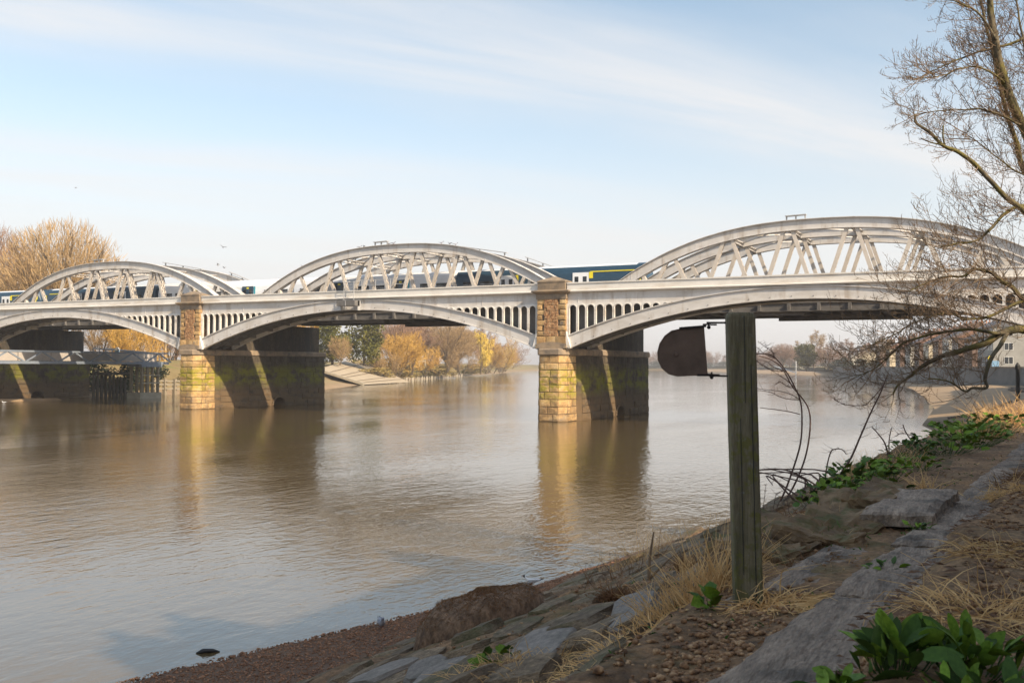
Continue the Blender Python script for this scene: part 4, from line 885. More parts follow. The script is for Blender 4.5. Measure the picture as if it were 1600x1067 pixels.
for yy in (18.9,-6.5):
    c_ = MB(); c_.box((WX-1.3,yy-1.7,4.05),(WX+1.3,yy+1.7,4.38)); c_.obj('pile_cap', [M['walk_blue']], wk)
    c_ = MB(); c_.box((WX-1.2,yy-1.75,-1),(WX+1.2,yy+1.75,.75)); c_.obj('pile_footing', [M['pile_conc']], wk)
    for xo in (-.9,.9):
        for j in range(4):
            c_ = MB(); c_.tube([(WX+xo,yy-1.35+.9*j,.7),(WX+xo,yy-1.35+.9*j,4.05)], .2, 8); c_.obj('pile', [M['timber_pile']], wk)
    for z in (1.9,2.9): c_ = MB(); c_.box((WX+1.1,yy-1.5,z),(WX+1.2,yy+1.5,z+.14)); c_.obj('waling', [M['pile_conc']], wk)
rm = thing('ramp', 'grey steel ramp climbing away from the end of the steel walkway', 'ramp', (WX-2,21,4.4))
for yo in (0,2.2):
    for z in (.15,1.3):
        q = MB(); q.bar((WX-1,20.0+yo,4.5+z),(WX-17,25+yo*1.0,5.35+z),.14,.16,up=(0,0,1)); q.obj('ramp_rail', [M['walk_blue']], rm)
    for i in range(9):
        t_ = i/8; q = MB(); p_ = Vector((WX-1-16*t_,20.0+yo+5*t_,4.5+.85*t_)); q.bar(p_+Vector((0,0,.1)),p_+Vector((0,0,1.35)),.08,.08,up=(1,0,0)); q.obj('ramp_post', [M['walk_blue']], rm)
q = MB(); q.prism([(WX-1,20.1,4.55),(WX-17,25.1,5.4),(WX-17,27.1,5.4),(WX-1,22.1,4.55)],(0,0,.08)); q.obj('ramp_deck', [M['timber_pile']], rm)
pn = thing('panel', 'small pale blue panel with white rounded top standing behind the walkway rail', 'panel', (-72.2,19.4,4.5))
q = MB(); q.box((-72.6,19.36,5.1),(-71.8,19.46,6.25)); q.obj('board', [M['sky_blue']], pn)
q = MB(); q.prism([(-72.62+.40+.46*math.cos(a),19.33,6.2+.42*math.sin(a)) for a in [math.pi*i/10 for i in range(11)]],(0,.15,0)); fix_normals(q.obj('rounded_top', [M['white']], pn))
q = MB(); q.box((-72.25,19.38,4.3),(-72.15,19.45,5.1)); q.obj('post', [M['rail_steel']], pn)
# sheet of timber piles under the span, and mooring timbers
sp_ = thing('pile_wall', 'dark upright timber pile wall beside the shaded pier under the left span', 'pile wall', (-75,20.5,0))
for i in range(9):
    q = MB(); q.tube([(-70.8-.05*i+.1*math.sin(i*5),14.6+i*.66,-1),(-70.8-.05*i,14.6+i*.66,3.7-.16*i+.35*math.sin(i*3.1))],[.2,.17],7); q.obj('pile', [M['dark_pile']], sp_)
q = MB(); q.box((-70.55,14.5,3.0),(-70.4,20.0,3.3)); q.obj('waling', [M['dark_pile']], sp_)
gr = thing('mooring_timbers', 'dark mooring timbers standing on the mud under the walkway end', 'timbers', (-74,27,0))
for i in range(4):
    q = MB(); q.box((-76+1.3*i,29+.6*i,-.5),(-75.5+1.3*i,29.4+.6*i,2.3)); q.obj('upright', [M['timber_pile']], gr)
for z in (.9,1.5,2.0):
    q = MB(); q.bar((-76,28.9,z),(-71.8,31.0,z),.2,.2,up=(0,0,1)); q.obj('cross_timber', [M['pile_conc']], gr)
sb = MB(); sb.loft([[(-76+6*t_,-6+14*t_+dy,.02+h_) for dy,h_ in ((-1.6,-.1),(-.6,.22),(.6,.22),(1.6,-.1))] for t_ in (0,.5,1)]); 
sb.v = [(x,y,z) for x,y,z in sb.v]; sbo = sb.obj('sand_bar', [M['sand']], kind='structure')

# ------------------------------------------------------------------ river wall, street and houses on the right
RW = thing('river_wall', 'long dark stone river wall above the foreshore on the right bank', 'wall', (30,130,1))
seg = [y for y in wys if 60 <= y <= 420]
for a_, b_ in zip(seg[:-1], seg[1:]):
    pa_, pb_ = Vector((wall_x(a_),a_,0)), Vector((wall_x(b_),b_,0)); d_ = (pb_-pa_).normalized(); n_ = Vector((-d_.y,d_.x,0))
    q = MB(); vs = []
    for p_ in (pa_,pb_): vs.append([tuple(p_+n_*.7+Vector((0,0,.2))), tuple(p_+n_*.25+Vector((0,0,4.55))), tuple(p_-n_*.5+Vector((0,0,4.55))), tuple(p_-n_*.5+Vector((0,0,.2)))])
    q.loft(vs); fix_normals(q.obj('wall_length', [M['wall_far']], RW))
    q = MB(); vs = [[tuple(p_+n_*.36+Vector((0,0,4.555))), tuple(p_+n_*.36+Vector((0,0,4.8))), tuple(p_-n_*.55+Vector((0,0,4.8))), tuple(p_-n_*.55+Vector((0,0,4.555)))] for p_ in (pa_,pb_)]
    q.loft(vs); fix_normals(q.obj('coping', [M['ledge']], RW))
def house(label, loc, w_, d_, h_, rot, wall='brick_house', roof='slate', gable=2.6, storeys=2, bays=3, group=None, pots=4, gable_front=False, side=False):
    H = thing('house', label, 'house', loc, group); ORG[H.name] = Vector((0,0,0)); H.rotation_euler = (0,0,rot)
    q = MB(); q.box((-w_/2,-d_/2,-1),(w_/2,d_/2,h_)); q.obj('wall', [M[wall]], H)
    q = MB(); e = .35
    if gable_front:
        q.prism([(-w_/2-e,-d_/2-e,h_),(w_/2+e,-d_/2-e,h_),(0,-d_/2-e,h_+gable)],(0,d_+2*e,0))
    else: q.prism([(-w_/2-e,-d_/2-e,h_),(-w_/2-e,d_/2+e,h_),(-w_/2-e,0,h_+gable)],(w_+2*e,0,0))
    ro = fix_normals(q.obj('roof', [M[roof]], H))
    for s_ in (-1,1):
        q = MB(); x = s_*(w_/2-.6); zt_ = h_+gable+(.3 if gable_front else 1.2); q.box((x-.5,-.8,h_-.2),(x+.5,.8,zt_)); ch = q.obj('chimney', [M['brick_house']], ro)
        for i in range(pots//2):
            q = MB(); q.tube([(x,-.5+i*1.0/max(1,pots//2-1) if pots > 2 else 0,zt_),(x,-.5+i*1.0/max(1,pots//2-1) if pots > 2 else 0,zt_+.65)], [.18,.15], 6); q.obj('chimney_pot', [M['pot']], ch)
    for st_ in range(storeys):
        for i in range(bays):
            x = -w_/2+w_*(i+.5)/bays; z = .9+st_*(h_/storeys)
            if st_ == 0 and i == bays//2:
                q = MB(); q.box((x-.5,-d_/2-.06,0),(x+.5,-d_/2+.05,2.1)); q.obj('door', [M['navy']], H); continue
            q = MB(); q.box((x-.62,-d_/2-.07,z),(x+.62,-d_/2+.05,z+1.55)); f_ = q.obj('window', [M['white']], H)
            for xx in (-.55,.03):
                q = MB(); q.box((x+xx,-d_/2-.085,z+.08),(x+xx+.52,-d_/2-.071,z+1.47)); q.obj('pane', [M['glass']], f_)
    if side:
        for st_ in range(storeys):
            for yy in (-d_*.22,d_*.22):
                for sx_ in (-1,1):
                    z = .9+st_*(h_/storeys); xa, xb = sorted((sx_*(w_/2-.05),sx_*(w_/2+.07))); q = MB(); q.box((xa,yy-.9,z),(xb,yy+.9,z+1.6)); f_ = q.obj('window', [M['white']], H)
                    for k_ in (-.82,.04): xa, xb = sorted((sx_*(w_/2+.071),sx_*(w_/2+.085))); q = MB(); q.box((xa,yy+k_,z+.08),(xb,yy+k_+.78,z+1.52)); q.obj('pane', [M['glass']], f_)
    return H
def face_river(y): 
    a_ = Vector((wall_x(y-8),y-8,0)); b_ = Vector((wall_x(y+8),y+8,0)); d_ = (b_-a_).normalized(); return math.atan2(d_.y,d_.x)+math.pi  # front (-y) turned to the water
HS_ = [ (166,13,11,9.0,'grey_render','slate','pale rendered riverside house with flat windows at the right edge',3),
 (186,9,9,7.0,'brick_house','slate','low dark roofed brick house beside the pale riverside house',2),
 (199,8.5,10,7.6,'brick_house','tile','orange roofed brick house second along the riverside terrace',2),
 (212,9,10,7.8,'render','slate','white house with slate roof third along the riverside terrace',2),
 (226,8,10,7.4,'brick_house','tile','brick house with orange roof fourth along the riverside terrace',2),
 (239,8,10,7.2,'cream','slate','cream house fifth along the riverside terrace',2),
 (253,8,10,7.6,'brick_house','tile','narrow brick house sixth along the riverside terrace',2),
 (268,9,10,7.2,'render','slate','white house seventh along the riverside terrace',2),
 (286,9,10,7.2,'brick_house','tile','brick house eighth along the riverside terrace, behind the branch tips',2),
 (306,8,10,7.0,'cream','tile','cream house with tiled roof near the far end of the terrace',2),
 (330,9,10,7.0,'brick_house','slate','brick house at the far end of the riverside terrace',2)]
for y, w_, d_, h_, wl, rf_, lab, sto in HS_:
    x = wall_x(y)+14; house(lab, (x,y+3,4.5), w_, d_, h_, face_river(y), wl, rf_, 2.8, sto, 3 if w_ < 12 else 5, side=y < 215)
for y, o_, w_, h_, wl, rf_, lab, gf in ((372,22,9,6.5,'render','tile','small white gabled house right of the round dark tree',True),(402,14,10,7,'cream','slate','cream gabled house left of the round dark tree',True),(424,12,9,6,'render','slate','white gabled cottage with grey roof behind the sloping pontoon bridge',True),(442,20,9,6.5,'brick_house','slate','grey roofed house furthest along the right bank',False)):
    house(lab, (wall_x(y)+o_,y+4,4.6), w_, 9, h_, face_river(y), wl, rf_, 3.2, 2, 3, gable_front=gf)
for i in range(7):  # unseen house row, added to throw shade on the right hand beach
    house('unseen brick house beyond the bridge, added to shade the foreshore, house number '+('one two three four five six seven'.split()[i])+' from the railway', (wall_x(28+11*i)+9,28+11*i,4.5), 10.5, 9.5, 9.3, R(-90), 'brick_house', 'slate', 3.2, 3, 3)
# hedges and trees above the wall
for i, (y, o_, s_, lab) in enumerate(((345,3,(6,26,3.0),'long dark hedge on the right bank beyond the houses'),(300,2.5,(4,22,2.4),'dark hedge along the river wall behind the branch tips'),(398,2,(5,20,3.6),'dark hedge below the round dark tree'),(440,1.5,(5,22,3.2),'dark hedge at the far end of the right bank'))):
    bush('hedge', lab, (wall_x(y)+o_,y,3.0), s_, LEAF_H, 'hedge', rot=.12)
bush('evergreen_tree', 'round dark evergreen tree among the far houses on the right bank', (-47,392,4.5), (7.2,7.2,5.3), LEAF_A, 'tree', trunk=EV_TR)
for nm_, x, y, h, key, P, cw, w_, lab in (
  ('bare_tree',-72,462,13.0,'dome',DOME,'tw_pink',1.35,'low domed pinkish bare tree behind the far white cottages'),
  ('bare_tree',-62,500,21,'broad',BROAD,'tw_tan',1.0,'tallest pale bare tree on the far right bank, standing behind the round dark tree'),
  ('bare_tree',-38,385,11,'bushy',BUSHY,'tw_pink',1.2,'pinkish shrubby tree right of the round dark tree'),
  ('bare_tree',-24,352,12,'broad',BROAD,'tw_pink',1.2,'pinkish bare tree behind the far end of the terrace'),
  ('bare_tree',-6,300,11.5,'broad',BROAD,'tw_tan',1.1,'bare tree rising behind the middle of the terrace')):
    tree(nm_, lab, (x,y,4.6), h, key, P, cw=cw, wide=w_, rot=x*.9, seed={'broad':11,'bushy':13,'dome':16}[key])
# tree line across the bend
rng = random.Random(77); kk = 0
for x, y, h, cw_, lab in ((-242,470,15,'tw_tan','hazy tan tree on the left bank straight beyond the last golden willow'),(-270,520,18,'tw_pink','hazy pinkish tree on the left bank well beyond the last golden willow'),(-254,487,12,'tw_tan','low hazy tan tree at the water beyond the last golden willow'),(-300,590,20,'tw_pink','hazy pinkish tree furthest along the left bank'),(-222,430,13,'tw_orange','hazy orange shrub next after the last golden willow')):
    tree('bare_tree', lab, (x-4,y,1.2), h, 'bushy', BUSHY, cw=cw_, wide=1.5, rot=x, seed=13)
for i in range(46):
    t_ = i/45; y = 860+rng.uniform(0,60)-60*t_*0; x = -330+t_*300
    y = 905+rng.uniform(0,50); 
    if t_ > .62: y = 760-260*(t_-.62)+rng.uniform(0,40); x = -160+(t_-.62)*250
    tree('bare_tree', 'hazy pinkish bare tree in the far tree line across the river bend', (x+rng.uniform(-4,4),y,2.2), rng.uniform(13,20), 'broad' if i%3 else 'bushy', BROAD if i%3 else BUSHY, cw='tw_pink', wide=rng.uniform(1.0,1.5), rot=rng.uniform(0,6), seed=11 if i%3 else 13, group='far tree line across the bend')
for i in range(9):
    bush('hedge', 'hazy green waterside hedge below the far tree line', (-320+i*24,902,1.2), (15,5,5.0), LEAF_H, 'hedge', 'hedges below the far tree line', rot=.1*i)
for i in range(7):
    x, y = -440+i*7.5-(i%2)*22, 640+i*45; tree('bare_tree', 'hazy bare tree on the left bank beyond the last golden willow', (x+60,y-50,3), 15+3*(i%3), 'broad', BROAD, cw='tw_pink', wide=1.4, rot=i, seed=11, group='trees beyond the last golden willow')
# floating stage and its gangway on the far right shore
gw = thing('gangway', 'thin white sloping gangway to the water on the far right shore', 'gangway', (-62,398,2))
for yo in (0,1.2): q = MB(); q.bar((-66,408+yo,4.9),(-52,388+yo,1.9),.16,.4,up=(0,0,1)); q.obj('gangway_rail', [M['white']], gw)
q = MB(); q.tube([(-51.5,387,0),(-51.5,387,7.2)], .22, 8); q.obj('mooring_post', [M['white']], gw)
# signs on the river wall near the right edge and a tall black post
sg = thing('sign_board', 'pair of small bright boards, round yellow over blue, on the river wall', 'sign', (31.6,134.5,4.8))
q = MB(); q.tube([(31.0,133.0,6.3),(31.06,132.93,6.3)], .55, 16); q.obj('round_board', [M['yellow']], sg)
q = MB(); q.box((31.3,132.7,4.8),(32.5,132.78,5.9)); q.obj('blue_board', [M['sky_blue']], sg)
q = MB(); q.box((30.95,133.05,4.7),(31.05,133.12,6.6)); q.obj('post', [M['black']], sg)
bp_ = thing('lamp_post', 'black iron post standing at the right edge before the river wall', 'post', (31.9,-38+60,1.0))
px_, py_ = 33.85, 21.0
q = MB(); q.tube([(px_,py_,-.2),(px_,py_,4.4)], .16, 8); q.obj('shaft', [M['black']], bp_); q = MB(); q.tube([(px_,py_,4.4),(px_,py_,4.75),(px_,py_,5.0)], [.22,.2,.05], 8); q.obj('cap', [M['black']], bp_); q = MB(); q.box((px_-.25,py_-.25,-.3),(px_+.25,py_+.25,1.2)); q.obj('base', [M['black']], bp_)
# rock apron and loose stones on the right hand beach
ap = thing('rock_apron', 'pale grey slab apron at the foot of the river wall by the right edge', 'rocks', (34,80,1))
rng = random.Random(8)
for i in range(18):
    q = MB(); x = 33.4+rng.uniform(0,3.6); y = 66+rng.uniform(0,26); stone_block(q, (x,y,bank_base(x,y)-.1),(x+rng.uniform(.8,1.6),y+rng.uniform(1,2),bank_base(x,y)+rng.uniform(.12,.4)),.12,rng); q.obj('rock', [M['slab']], ap)
rw_ = thing('stone_edging', 'line of small pale stones curving across the shaded beach', 'stones', (31,30,.8))
for i in range(22):
    t_ = i/21; x = 28.6+4.8*t_; y = 17+26*t_*t_; z = bank_base(x,y); q = MB(); stone_block(q, (x,y,z-.05),(x+.28,y+.34,z+.16),.04,rng); q.obj('stone', [M['slab']], rw_)
# ------------------------------------------------------------------ terrace of houses on the street behind the path (unseen, added to shade the bank)
for i in range(7):
    house('unseen brick terrace house across the path, added for shade, number '+('one two three four five six seven'.split()[i])+' counted from the bridge end', (44.5,-55.5-8.1*i,3.15), 8.0, 9.5, 6.6 if i < 1 else 9.9, R(-90), 'brick_house', 'slate', 3.0, 2 if i < 1 else 3, 3)  # first one kept low so sun reaches the near tree

# ------------------------------------------------------------------ the timber post with its plate
PB_ = Vector((30.953,-64.80,2.9)); PT_ = Vector((30.905,-64.825,4.885)); pu = RIGHT.copy(); pu.z = 0; pu.normalize(); pu.rotate(Quaternion((0,0,1),R(-7))); pv = Vector((-pu.y,pu.x,0))
PO = thing('timber_post', 'square mossy timber post with a dark rusty plate bolted to its left side', 'post', tuple(PB_))
def pring(t_, hw, e=0.0): 
    c_ = PB_.lerp(PT_,t_); b_ = .012+e
    return [c_+pu*a+pv*b for a,b in ((-hw+b_,-hw),(hw-b_,-hw),(hw,-hw+b_),(hw,hw-b_),(hw-b_,hw),(-hw+b_,hw),(-hw,hw-b_),(-hw,-hw+b_))]
q = MB(); rg_ = [pring(i/30*.985,.089+.0025*nz(i*.7,3.1)) for i in range(31)]+[pring(.995,.084,.004),pring(1.0,.074,.008)]
q.loft(rg_); q.obj('shaft', [M['post']], PO, smooth=False)
for i, (uo, z0, z1, w_) in enumerate(((-.03,3.2,4.2,.004),(.045,3.0,4.55,.005),(.01,4.3,4.86,.004))):
    q = MB(); c0 = PB_.lerp(PT_,(z0-2.9)/1.985)+pu*uo-pv*.0905; c1 = PB_.lerp(PT_,(z1-2.9)/1.985)+pu*(uo+.006)-pv*.0905; q.bar(c0,c1,w_,.003,up=tuple(pv)); q.obj('drying_crack', [M['black']], PO)
ru = RIGHT.copy(); ru.z = 0; ru.normalize(); rv = Vector((-ru.y,ru.x,0)); PC = CAM+FWD*6.2+RIGHT*((1100-800)/FPX*6.2)+UP*((533.5-549)/FPX*6.2); KP = 6.2/FPX
def pp(x, y, d=0.0): return PC+ru*((x-1100)*KP)+Vector((0,0,(549-y)*KP))+rv*d
op = [(1100,510),(1080,512.5),(1061,514.5),(1049.6,517),(1039,525),(1031,537),(1027.5,551),(1028.5,563),(1034.5,575.6),(1045,584.5),(1058,588),(1075,587),(1089,586.5),(1105.6,584)]
q = MB(); q.prism([pp(x,y,-.004) for x,y in op], rv*.008); pl_ = fix_normals(q.obj('plate', [M['rust']], PO))
q = MB()
for a_, b_ in zip(op[2:-2], op[3:-1]): q.bar(pp(*a_,0), pp(*b_,0), .004, .020, up=tuple(rv))
q.obj('plate_rim', [M['rust']], pl_)
q = MB(); q.tube([pp(1056,554,-.012),pp(1056,554,.0)], [.012,.018], 8); q.obj('centre_stud', [M['rust']], pl_)
for nm_, a_, b_, bo_, r0, r1 in (('top',(1061,513.2),(1103,509.5),(1107.5,510),(1104,504.2),(1134,504.0)),('low',(1089,586),(1110,586),(1112,588),(1108,586.8),(1137,587.2))):
    q = MB(); q.bar(pp(*a_,-.008), pp(*b_,-.008), .014, .006, up=tuple(rv)); br_ = q.obj('hinge_strap', [M['iron']], PO)
    q = MB(); q.bar(pp(*r0,0), pp(*r1,0), .012, .012, up=tuple(rv)); q.obj('bracket_arm', [M['iron']], PO)
    q = MB(); q.tube([pp(bo_[0],bo_[1]-7,0),pp(bo_[0],bo_[1]+3,0)], .006, 6); q.tube([pp(bo_[0],bo_[1]-1,0),pp(bo_[0],bo_[1]+1.2,0),pp(bo_[0],bo_[1]+3.4,0),pp(bo_[0],bo_[1]+4.2,0)], [.010,.013,.010,.003], 8); q.obj('hinge_bolt', [M['iron']], PO)
    q = MB(); q.bar(pp(bo_[0]-9,bo_[1]-3.2,.0), pp(bo_[0]+12,bo_[1]-2.6,.0), .009, .022, up=tuple(rv)); q.obj('hinge_washer', [M['iron']], PO)

# ------------------------------------------------------------------ stones of the bank
rng = random.Random(21)
def stone_me(seed, flat=.5):
    """a weathered rock slab: subdivided box pushed about by noise"""
    bm = bmesh.new(); bmesh.ops.create_cube(bm, size=1.0); bmesh.ops.subdivide_edges(bm, edges=bm.edges[:], cuts=2, use_grid_fill=True)
    for v in bm.verts:
        p = v.co.copy(); r_ = p.length; v.co = p*(1-.16*max(0,r_-.62)/.25); v.co += Vector((nz(p.x*1.7+seed,p.y*1.7,p.z*1.7),nz(p.x*1.7,p.y*1.7+seed,p.z),nz(p.x*2.2,p.y*2.2,seed)))*.11
    me = bpy.data.meshes.new('stone'); bm.to_mesh(me); bm.free(); return me
def rough_me(seed, sx, sy, sz):
    bm = bmesh.new(); bmesh.ops.create_cube(bm, size=1.0); bmesh.ops.subdivide_edges(bm, edges=bm.edges[:], cuts=11, use_grid_fill=True)
    for v in bm.verts:
        p = v.co.copy(); r_ = p.length; q_ = p*(1-.07*max(0,r_-.58)/.28); P3 = Vector((q_.x*sx,q_.y*sy,q_.z*sz)); nn = p.normalized()
        v.co = P3+nn*(.10*fbm(P3.x*2.5+seed,P3.y*2.5,P3.z*4)+.06*fbm(P3.x*11+seed,P3.y*11,P3.z*13))
    me = bpy.data.meshes.new('rock'); bm.to_mesh(me); bm.free(); return me
def put(me, name, mat, parent, loc, size, rot, smooth=False):
    o_ = bpy.data.objects.new(name, me); C.objects.link(o_); o_.parent = parent; o_.location = loc; o_.scale = size; o_.rotation_euler = rot
    if not o_.data.materials: o_.data.materials.append(mat)
    return o_
def mats_of(me, mat): c_ = me.copy(); c_.materials.clear(); c_.materials.append(mat); return c_
SM = [stone_me(i*3.7) for i in range(8)]; SR = [mats_of(m_,M['rev_stone']) for m_ in SM]; SS = [mats_of(m_,M['slab']) for m_ in SM]
k_ = 0
for row in range(15):
    y = -67.0+rng.uniform(0,.5)
    while y < -46 and k_ < 285:
        xf = interp(y,YS[:10],XF); f_ = (row+.5+rng.uniform(-.25,.25))/15; x = xf+.1+(30.2-xf)*f_; ln = rng.uniform(.5,1.25)*(1 if y < -58 else 1.5); wd = (30.2-xf)/15*rng.uniform(.8,1.15)
        if rng.random() < .80 and not ((x-26.75)**2+(y+60.1)**2 < .8):
            sl_ = math.atan2(bank_base(x+.2,y)-bank_base(x-.2,y),.4)
            put(rng.choice(SR),'stone',None,bank,(x,y+ln/2,bank_z(x,y+ln/2)-.045),(wd*1.05,ln,rng.uniform(.13,.24)),(rng.uniform(-.06,.06),-sl_+rng.uniform(-.12,.12),rng.uniform(-.15,.15))); k_ += 1
        y += ln+rng.uniform(.02,.5)
for x, y, sx_, sy_, rz in ((28.75,-63.2,.55,.95,.15),(27.85,-63.5,.45,.9,.1),(26.5,-62.4,.5,.9,-.1),(27.4,-63.0,.4,.6,.3),(29.4,-62.6,.4,.7,.2),(29.6,-63.3,.35,.6,0)):
    sl_ = math.atan2(bank_base(x+.3,y)-bank_base(x-.3,y),.6)
    put(rng.choice(SS),'stone',None,bank,(x,y,bank_z(x,y)+.015),(sx_,sy_,.12),(.04,-sl_*.75,rz))
# coping along the path
def slab_me(seed):
    bm = bmesh.new(); bmesh.ops.create_grid(bm, x_segments=9, y_segments=30, size=.5)
    ge = bmesh.ops.extrude_face_region(bm, geom=bm.faces[:]); 
    for v in [g_ for g_ in ge['geom'] if isinstance(g_, bmesh.types.BMVert)]: v.co.z -= 1.0
    bmesh.ops.recalc_face_normals(bm, faces=bm.faces)
    for v in bm.verts:
        if v.co.z > -.5:
            e = max(abs(v.co.x),abs(v.co.y)); v.co.z += .10*nz(v.co.x*3+seed,v.co.y*4,.3)+.09*nz(v.co.x*9,v.co.y*13+seed,.8)+.05*nz(v.co.x*25,v.co.y*40+seed,.2)-(.22 if e > .49 else (.05 if e > .42 else 0))
        v.co.x += (.05*nz(v.co.y*7+seed,v.co.z*2,.1)+.03*nz(v.co.y*23+seed,v.co.z*2,.6))*(1 if abs(v.co.x) > .38 else 0); v.co.y += .02*nz(v.co.x*6+seed,v.co.z*2,.5)
    me = bpy.data.meshes.new('slab'); bm.to_mesh(me); bm.free(); me.materials.append(M['coping']); return me
cys = [-71.2,-69.0,-66.95,-64.72,-62.75,-60.5,-58.1,-55.9,-53.6,-51.2,-48.8]
for i, (a_, b_) in enumerate(zip(cys[:-1], cys[1:])):
    ym = (a_+b_)/2; put(slab_me(i*2.3),'coping_slab',None,bank,(cop_x(ym)+.31,ym,bank_base(31.8,ym)+.055+rng.uniform(-.012,.012)),(.66,b_-a_-.02,.16),(rng.uniform(-.006,.006),rng.uniform(-.02,.02),-math.atan(.105)))
put(slab_me(40),'coping_slab',None,bank,(31.24,-63.6,3.06),(.42,1.75,.14),(.01,.02,-.12))
put(slab_me(41),'coping_slab',None,bank,(30.95,-64.75,3.0),(.34,.9,.12),(.02,.05,-.2))
put(slab_me(42),'coping_slab',None,bank,(31.64,-60.9,3.25),(.62,1.75,.13),(.02,-.06,-.08))
M['ledge_earth'] = layer(pm('mossy_ledge', [(0.097,0.061,0.031),(0.196,0.125,0.062),(0.293,0.200,0.108)], 3, .95, .9, 24, coord='World', dist=.03), (.075,.08,.02), scale=4, lo=.5, hi=.62, amt=.75, up=True)
for k_, (x, y, z, a, b, c, rx, ry, rz) in enumerate(((31.10,-62.0,.02,.62,1.5,.16,0,.05,-.1),(30.80,-62.9,.0,.5,1.3,.15,.02,.05,-.15),(30.45,-61.9,-.02,.7,1.5,.16,0,.1,0),(30.62,-63.55,-.02,.36,.7,.13,0,.06,-.3),(31.30,-60.3,.05,.42,1.6,.20,0,.03,-.1),(31.05,-60.9,.03,.5,1.2,.16,.03,.04,.1))):
    put(rough_me(k_*4.1,a*1.1,b*1.05,c*1.2),'stone',M['ledge_earth'],bank,(x,y,bank_base(x,y)+z),(1,1,1),(rx,ry,rz))
# gravel: pebbles on the path, shingle on the little beach
_bi = bmesh.new(); bmesh.ops.create_icosphere(_bi, subdivisions=1, radius=1.0); ICO_V = [tuple(v.co) for v in _bi.verts]; ICO_F = [tuple(v.index for v in f.verts) for f in _bi.faces]; _bi.free()
def pebbles(name, spots, mat):
    mb = MB()
    for x, y, z, r_ in spots:
        a = rng.uniform(0,6.28); ca, sa = math.cos(a), math.sin(a); sx_, sy_, sz_ = r_*rng.uniform(.9,1.45), r_*rng.uniform(.65,1.05), r_*rng.uniform(.45,.8)
        vs = []
        for u, v, w_ in ICO_V: k = rng.uniform(.82,1.12); u, v = u*sx_*k, v*sy_*k; vs.append((x+u*ca-v*sa, y+u*sa+v*ca, z+w_*sz_*k+sz_*.35))
        mb.add(vs, ICO_F)
    return tag(mb.obj(name, mat, smooth=True), None, None, kind='stuff')
sp = []
for i in range(2600):
    y = -69+rng.random()**1.3*14; x = cop_x(y)+.55+abs(rng.gauss(0,.5)); 
    if nz(x*1.3,y*1.3,5) > -.12: sp.append((x,y,bank_z(x,y)+.004,rng.uniform(.006,.022)*(1.5 if rng.random() < .08 else 1)))
for i in range(620):
    x, y = 31.05+rng.gauss(0,.16), -66.0+rng.gauss(0,.75)
    if x < cop_x(y)+.04: sp.append((x,y,bank_z(x,y)+.004,rng.uniform(.008,.026)))
for i in range(2600):
    y = rng.uniform(-67,-50); x = rng.uniform(26.5,31.2); sp.append((x,y,bank_z(x,y)+.004,rng.uniform(.006,.022)*(1.8 if rng.random() < .06 else 1)))
pebbles('gravel', sp, [M['pebble']])
sp = []
for i in range(17000):
    y = -64+rng.random()*13; x0 = interp(y,YS,X0); xf = interp(y,YS[:10],XF); x = rng.uniform(x0-.12,xf+.35); sp.append((x,y,bank_z(x,y)+.004,rng.uniform(.007,.019)*(1.9 if rng.random() < .05 else 1)))
pebbles('shingle', sp, [M['shingle']])
# dead leaves and straw bits lying about
lt = MB()
for i in range(1500):
    if rng.random() < .6: y = -69+rng.random()*14; x = cop_x(y)+.35+abs(rng.gauss(0,.6))
    else: y = rng.uniform(-67,-52); x = rng.uniform(29.4,31.3)
    L_ = rng.uniform(.02,.055); a = rng.uniform(0,6.28); z = bank_z(x,y)+.01+(.05 if cop_x(y) < x < cop_x(y)+.62 else 0); dx, dy = math.cos(a)*L_, math.sin(a)*L_
    lt.add([(x-dx,y-dy,z+rng.uniform(0,.01)),(x+dy*.4,y-dx*.4,z+.012),(x+dx,y+dy,z+rng.uniform(0,.015)),(x-dy*.4,y+dx*.4,z+rng.uniform(.0,.02))],[(0,1,2),(0,2,3)])
lt.obj('leaf_litter', [M['litter']], kind='stuff')
gc = MB()
for i in range(5200):
    y = rng.uniform(-67.5,-46); x = rng.uniform(28.0,31.9+.09*(y+60)+.9*(rng.random()<.2)); m_ = fbm(x*1.1,y*.9,12)
    if m_ < -.02: continue
    z = bank_z(x,y); a = rng.uniform(0,6.283); L_ = rng.uniform(.02,.06); d_ = Vector((math.cos(a),math.sin(a),rng.uniform(.1,1.1))).normalized()
    p_ = Vector((x,y,z)); gc.rib([p_,p_+d_*L_*.6,p_+d_*L_+Vector((0,0,-.01))],[.003,.007,.001],Vector((rng.uniform(-1,1),rng.uniform(-1,1),.4)),rng.choice((0,0,1,1,2)))
tag(gc.obj('ground_cover', [M['leaf2'],M['rustgrass'],M['straw']]), None, None, kind='stuff')
# mud mound with matted roots
MC = Vector((26.46,-60.22,0)); md = thing('earth_mound', 'brown mud mound matted with dead roots on the stone slope above the shingle', 'mound', (MC.x,MC.y,bank_base(MC.x,MC.y)))
ru2 = ru; rv2 = rv
def mound_p(a, t_):   # t 0 at the rim, 1 at the top
    rx, ry = .86, .8; ox = ru2*(math.cos(a)*rx)+rv2*(math.sin(a)*ry); k = (1-t_); x, y = MC.x+ox.x*k, MC.y+ox.y*k
    prof = min(1,t_*2.6)**.32*(.44+.12*t_); left = .28*max(0,-math.cos(a))*(1-t_); z = bank_base(x,y)-.06+prof*(1+left)+.05*fbm(x*3,y*3,9)*(1 if t_ > .05 else 0); return Vector((x+.05*nz(x*4,y*4,z*3),y+.05*nz(x*4,z*3,2),z))
q = MB(); na = 40
q.loft([[mound_p(6.2832*i/na,t_) for i in range(na)] for t_ in (0,.08,.18,.3,.45,.6,.75,.9,.98)]); q.obj('mud', [M['mound']], md, smooth=True)
q = MB()
